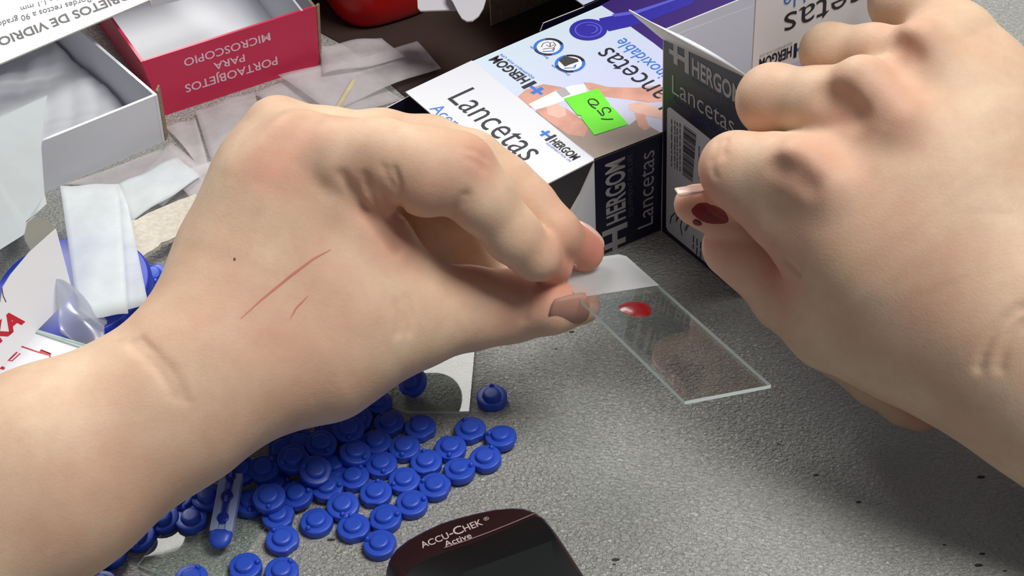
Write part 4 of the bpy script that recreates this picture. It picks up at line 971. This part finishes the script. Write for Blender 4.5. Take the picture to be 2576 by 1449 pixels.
for (px, py, hb, nd, td, ta, lb_) in CAPS:
    if lb_ is None: continue
    P = G(px, py+3, hb+2.7); base = P-A3([0, 0, 2.7])
    dx, dy = DIR[nd]; q = G(px+dx*20, py+dy*18, hb+2.7)-P; az = math.atan2(q[1], q[0])+rsc.uniform(-.2, .2)
    o = bpy.data.objects.new('lancet_disc', ME_R) ; COL.objects.link(o)
    rot = Matrix.Rotation(az, 4, 'Z')
    if td:
        tq = G(px+td[0]*20, py+td[1]*18, 0)-G(px, py, 0); ax = Vector((-tq[1], tq[0], 0)).normalized(); rot = Matrix.Rotation(radians(ta), 4, ax) @ rot
        hb += CAPR*sin(radians(ta))*(.55 if hb == 0 else .2)
    hb = max(hb, .02)
    o.matrix_world = Matrix.Translation(Vector((base[0]*S, base[1]*S, hb*S))) @ rot
    for nm, me in (('boss', ME_B), ('nub', ME_N)):
        c = bpy.data.objects.new(nm, me); COL.objects.link(c); c.parent = o
    tag(o, lb_, 'lancet disc', 'blue lancet discs scattered on the table')
# a second lancet lying beside the lone cap left of the wrist
def lancet(name, A, B, up, label, clear=True):
    """A cap end, B rounded body end (mm, world)"""
    d = nrm(B-A); up = nrm(up-(up @ d)*d); s_ = np.cross(d, up); LN = np.linalg.norm(B-A); r = root(name, A, label, 'lancet')
    def bx(n_, x0, x1, y0, y1, z0, z1, m, taper=1.0, bev=.25):
        v = [A+d*x+s_*y*(taper if x == x1 else 1)+up*z for z in (z0, z1) for x, y in ((x0, y0), (x1, y0), (x1, y1), (x0, y1))]
        o = mk(n_, v, [(3, 2, 1, 0), (4, 5, 6, 7), (0, 1, 5, 4), (1, 2, 6, 5), (2, 3, 7, 6), (3, 0, 4, 7)], m, r)
        bm = bmesh.new(); bm.from_mesh(o.data); bmesh.ops.recalc_face_normals(bm, faces=bm.faces); bm.to_mesh(o.data); bm.free()
        if bev: soften(o, bev, 2)
        return o
    mc, mb = (M['lancet_clear'] if clear else M['capblue']), M['lancet_blue']
    bx('body', 0, LN-3, -3.1, -1.0, -1.4, 1.4, mc); bx('body', 0, LN-3, 1.0, 3.1, -1.4, 1.4, mc)
    bx('body', 3.0, LN-3, -1.0, 1.0, -1.4, .5, mc)
    # rounded lower end
    V = []; Fc = []; n = 20
    prof = [(0, 1), (1.5, 1), (3.0, .9), (4.2, .66), (4.9, .3)]
    for x, k_ in prof:
        for a in range(n): t = 2*pi*a/n; V.append(A+d*(LN-3.4+x)+s_*3.1*k_*np.sign(cos(t))*abs(cos(t))**.7+up*1.5*k_*np.sign(sin(t))*abs(sin(t))**.7)
    for i in range(len(prof)-1):
        for a in range(n): Fc.append((i*n+a, i*n+(a+1) % n, (i+1)*n+(a+1) % n, (i+1)*n+a))
    Fc.append(tuple(range(n-1, -1, -1))); Fc.append(tuple((len(prof)-1)*n+k_ for k_ in range(n)))
    mk('tip', V, Fc, M['capblue'], r, True)
    for x, rr_ in ((1.2, 1.5), (7.5, 1.75), (14.2, 1.65)):
        if x < LN-4: lathe('window_ring', [(rr_, 0), (rr_, .55), (rr_*.8, .75), (.2, .6)], A+d*x+up*1.0, up, mb, r, 22)
    bx('core', -4.0, LN-6, -.55, .55, .6, 1.75, mb); 
    for x in (-3.4, -.2, 3.6, 7.6): bx('core_step', x, x+1.9, -.42, .42, 1.7, 2.15, M['bluelight'], bev=.1)
    return r
lancet('lancet', G(584, 1196, 7.2), G(552, 1366, 4.2), A3([0, -.25, 1]), 'single lancet with milky blue body lying over the pile, rounded end toward the viewer')
lancet('lancet', G(392, 706, 4.2), G(412, 800, 3), A3([0, 0, 1]), 'blue lancet left of the wrist, next to the lone cap by the paper strip', clear=False)
lancet('lancet', G(262, 845, 1.6), G(300, 900, 1.6), A3([0, 0, 1]), 'blue lancet hardly visible beneath the wrist by the plastic bag', clear=False)

# ------------------------------------------------------------------ glucose meter
op = [(966, 1432), (972, 1408), (988, 1385), (1020, 1360), (1062, 1337), (1105, 1317), (1152, 1302), (1200, 1290), (1245, 1281), (1290, 1277), (1322, 1279), (1350, 1288), (1378, 1306), (1402, 1334), (1428, 1372), (1478, 1449)]
OP = [G(x, y, 14)[:2] for x, y in op]
ax_ = nrm((G(1478, 1449, 9)-G(1402, 1334, 9))[:2]); 
lft = OP[0]; rgt = OP[-1]
full = [np.array(p) for p in OP]+[rgt+ax_*30, rgt+ax_*58]
wv = nrm(OP[-1]-OP[0]); nrmv = np.array([-ax_[1], ax_[0]]); 
wid = (rgt-lft) @ nrmv
e1 = rgt+ax_*58; e0_ = lft+ax_*((e1-lft) @ ax_)
for k in range(1, 8):
    t = k/8; full.append(e1*(1-t)+e0_*t+ax_*7*sin(pi*t))
full += [e0_, lft+ax_*45, lft+ax_*20, lft+ax_*8+nrmv*0]
ctr = sum(full)/len(full)
def inset(poly, d):
    n = len(poly); r = []
    for i in range(n):
        a, b_, c = poly[i-1], poly[i], poly[(i+1) % n]; t1_ = nrm(b_-a); t2_ = nrm(c-b_); t = nrm(t1_+t2_); nn = np.array([-t[1], t[0]])
        if nn @ (ctr-b_) < 0: nn = -nn
        r.append(b_+nn*d)
    return r
gm = root('glucose_meter', (ctr[0], ctr[1], 0), 'black blood glucose meter with dark maroon end at the bottom edge', 'glucose meter')
lay = [(3.5, 0), (1.2, 1.5), (0.3, 4), (0, 9), (.5, 13), (1.5, 15.6), (3.0, 17.0)]
body = stack('body', [(inset(full, d) if d else full, z) for d, z in lay], M['meter'], gm)
gm_in = inset(full, 3.0)
# top shell: maroon brow, then a sunk glossy black face
tpv = [np.array([p[0], p[1], 17.0]) for p in gm_in]
pM = (A3([ctr[0], ctr[1], 17.0]), A3([0, 0, 1.]))
face = [(1018, 1452), (1040, 1425), (1085, 1402), (1130, 1386), (1200, 1362), (1270, 1334), (1335, 1304), (1348, 1300), (1362, 1304), (1384, 1330), (1418, 1384), (1452, 1440)]
F3 = [PL(x, y, (A3([0, 0, 17.25]), A3([0, 0, 1.]))) for x, y in face]
aD = np.array([ax_[0], ax_[1], 0])
F3 = F3+[F3[-1]+aD*50, F3[0]+aD*46]
face_o = slab('face_panel', F3, .4, M['meter_black'], gm, n=A3([0, 0, 1]))
scr = [F3[3]+aD*8, F3[7]+aD*9, F3[9]+aD*8+A3([-3, 0, 0]), F3[11]+aD*30+A3([-4, 0, 0]), F3[0]+aD*24+A3([5, 0, 0])]
slab('screen', [p+A3([0, 0, .15]) for p in scr], .2, mat('display_glass', (30, 33, 32), .1, .5), gm, n=A3([0, 0, 1]))
ribbon('ridge_line', [[(1118, 1381), (1170, 1364), (1230, 1342), (1290, 1318), (1344, 1295)]], pM, .35, M['meter_line'], gm, .5)
def mt(s, pS, pE, pT, b_=.012): text(s, pS, pE, pT, pM, M['meter_text'], gm, b_, .12)
mt('A', (1063, 1380), (1080, 1373), (1064, 1362)); mt('CCU', (1081, 1374), (1132, 1353), (1078, 1358)); mt('-', (1134, 1351), (1143, 1347), (1133, 1343))
mt('C', (1145, 1348), (1168, 1339), (1143, 1327)); mt('HEK', (1170, 1338), (1216, 1320), (1167, 1322))
mt('Active', (1121, 1377), (1188, 1353), (1119, 1362)); mt('®', (1219, 1312), (1232, 1307), (1217, 1303), 0)

# ------------------------------------------------------------------ unseen box added just beyond the frame to shade the back of the table
bk = root('shade_blocker', (-40, 640, 0), 'tall dark brown carton standing behind the sharps container, above the picture edge', 'box')
M['brown'] = mat('blocker_brown', (70, 48, 38), 0.7, vary=.15, vscale=40)
cc = [A3((-120, 592, 0)), A3((38, 578, 0)), A3((44, 650, 0)), A3((-114, 664, 0))]; up_ = A3((0, 0, 185)); bk['_c'] = (sum(cc)/4+up_/2).tolist()
for i in range(4): slab('side_panel', [cc[i], cc[(i+1) % 4], cc[(i+1) % 4]+up_, cc[i]+up_], 2.5, M['brown'], bk)
slab('top_panel', [c+up_ for c in cc], 2.5, M['brown'], bk)
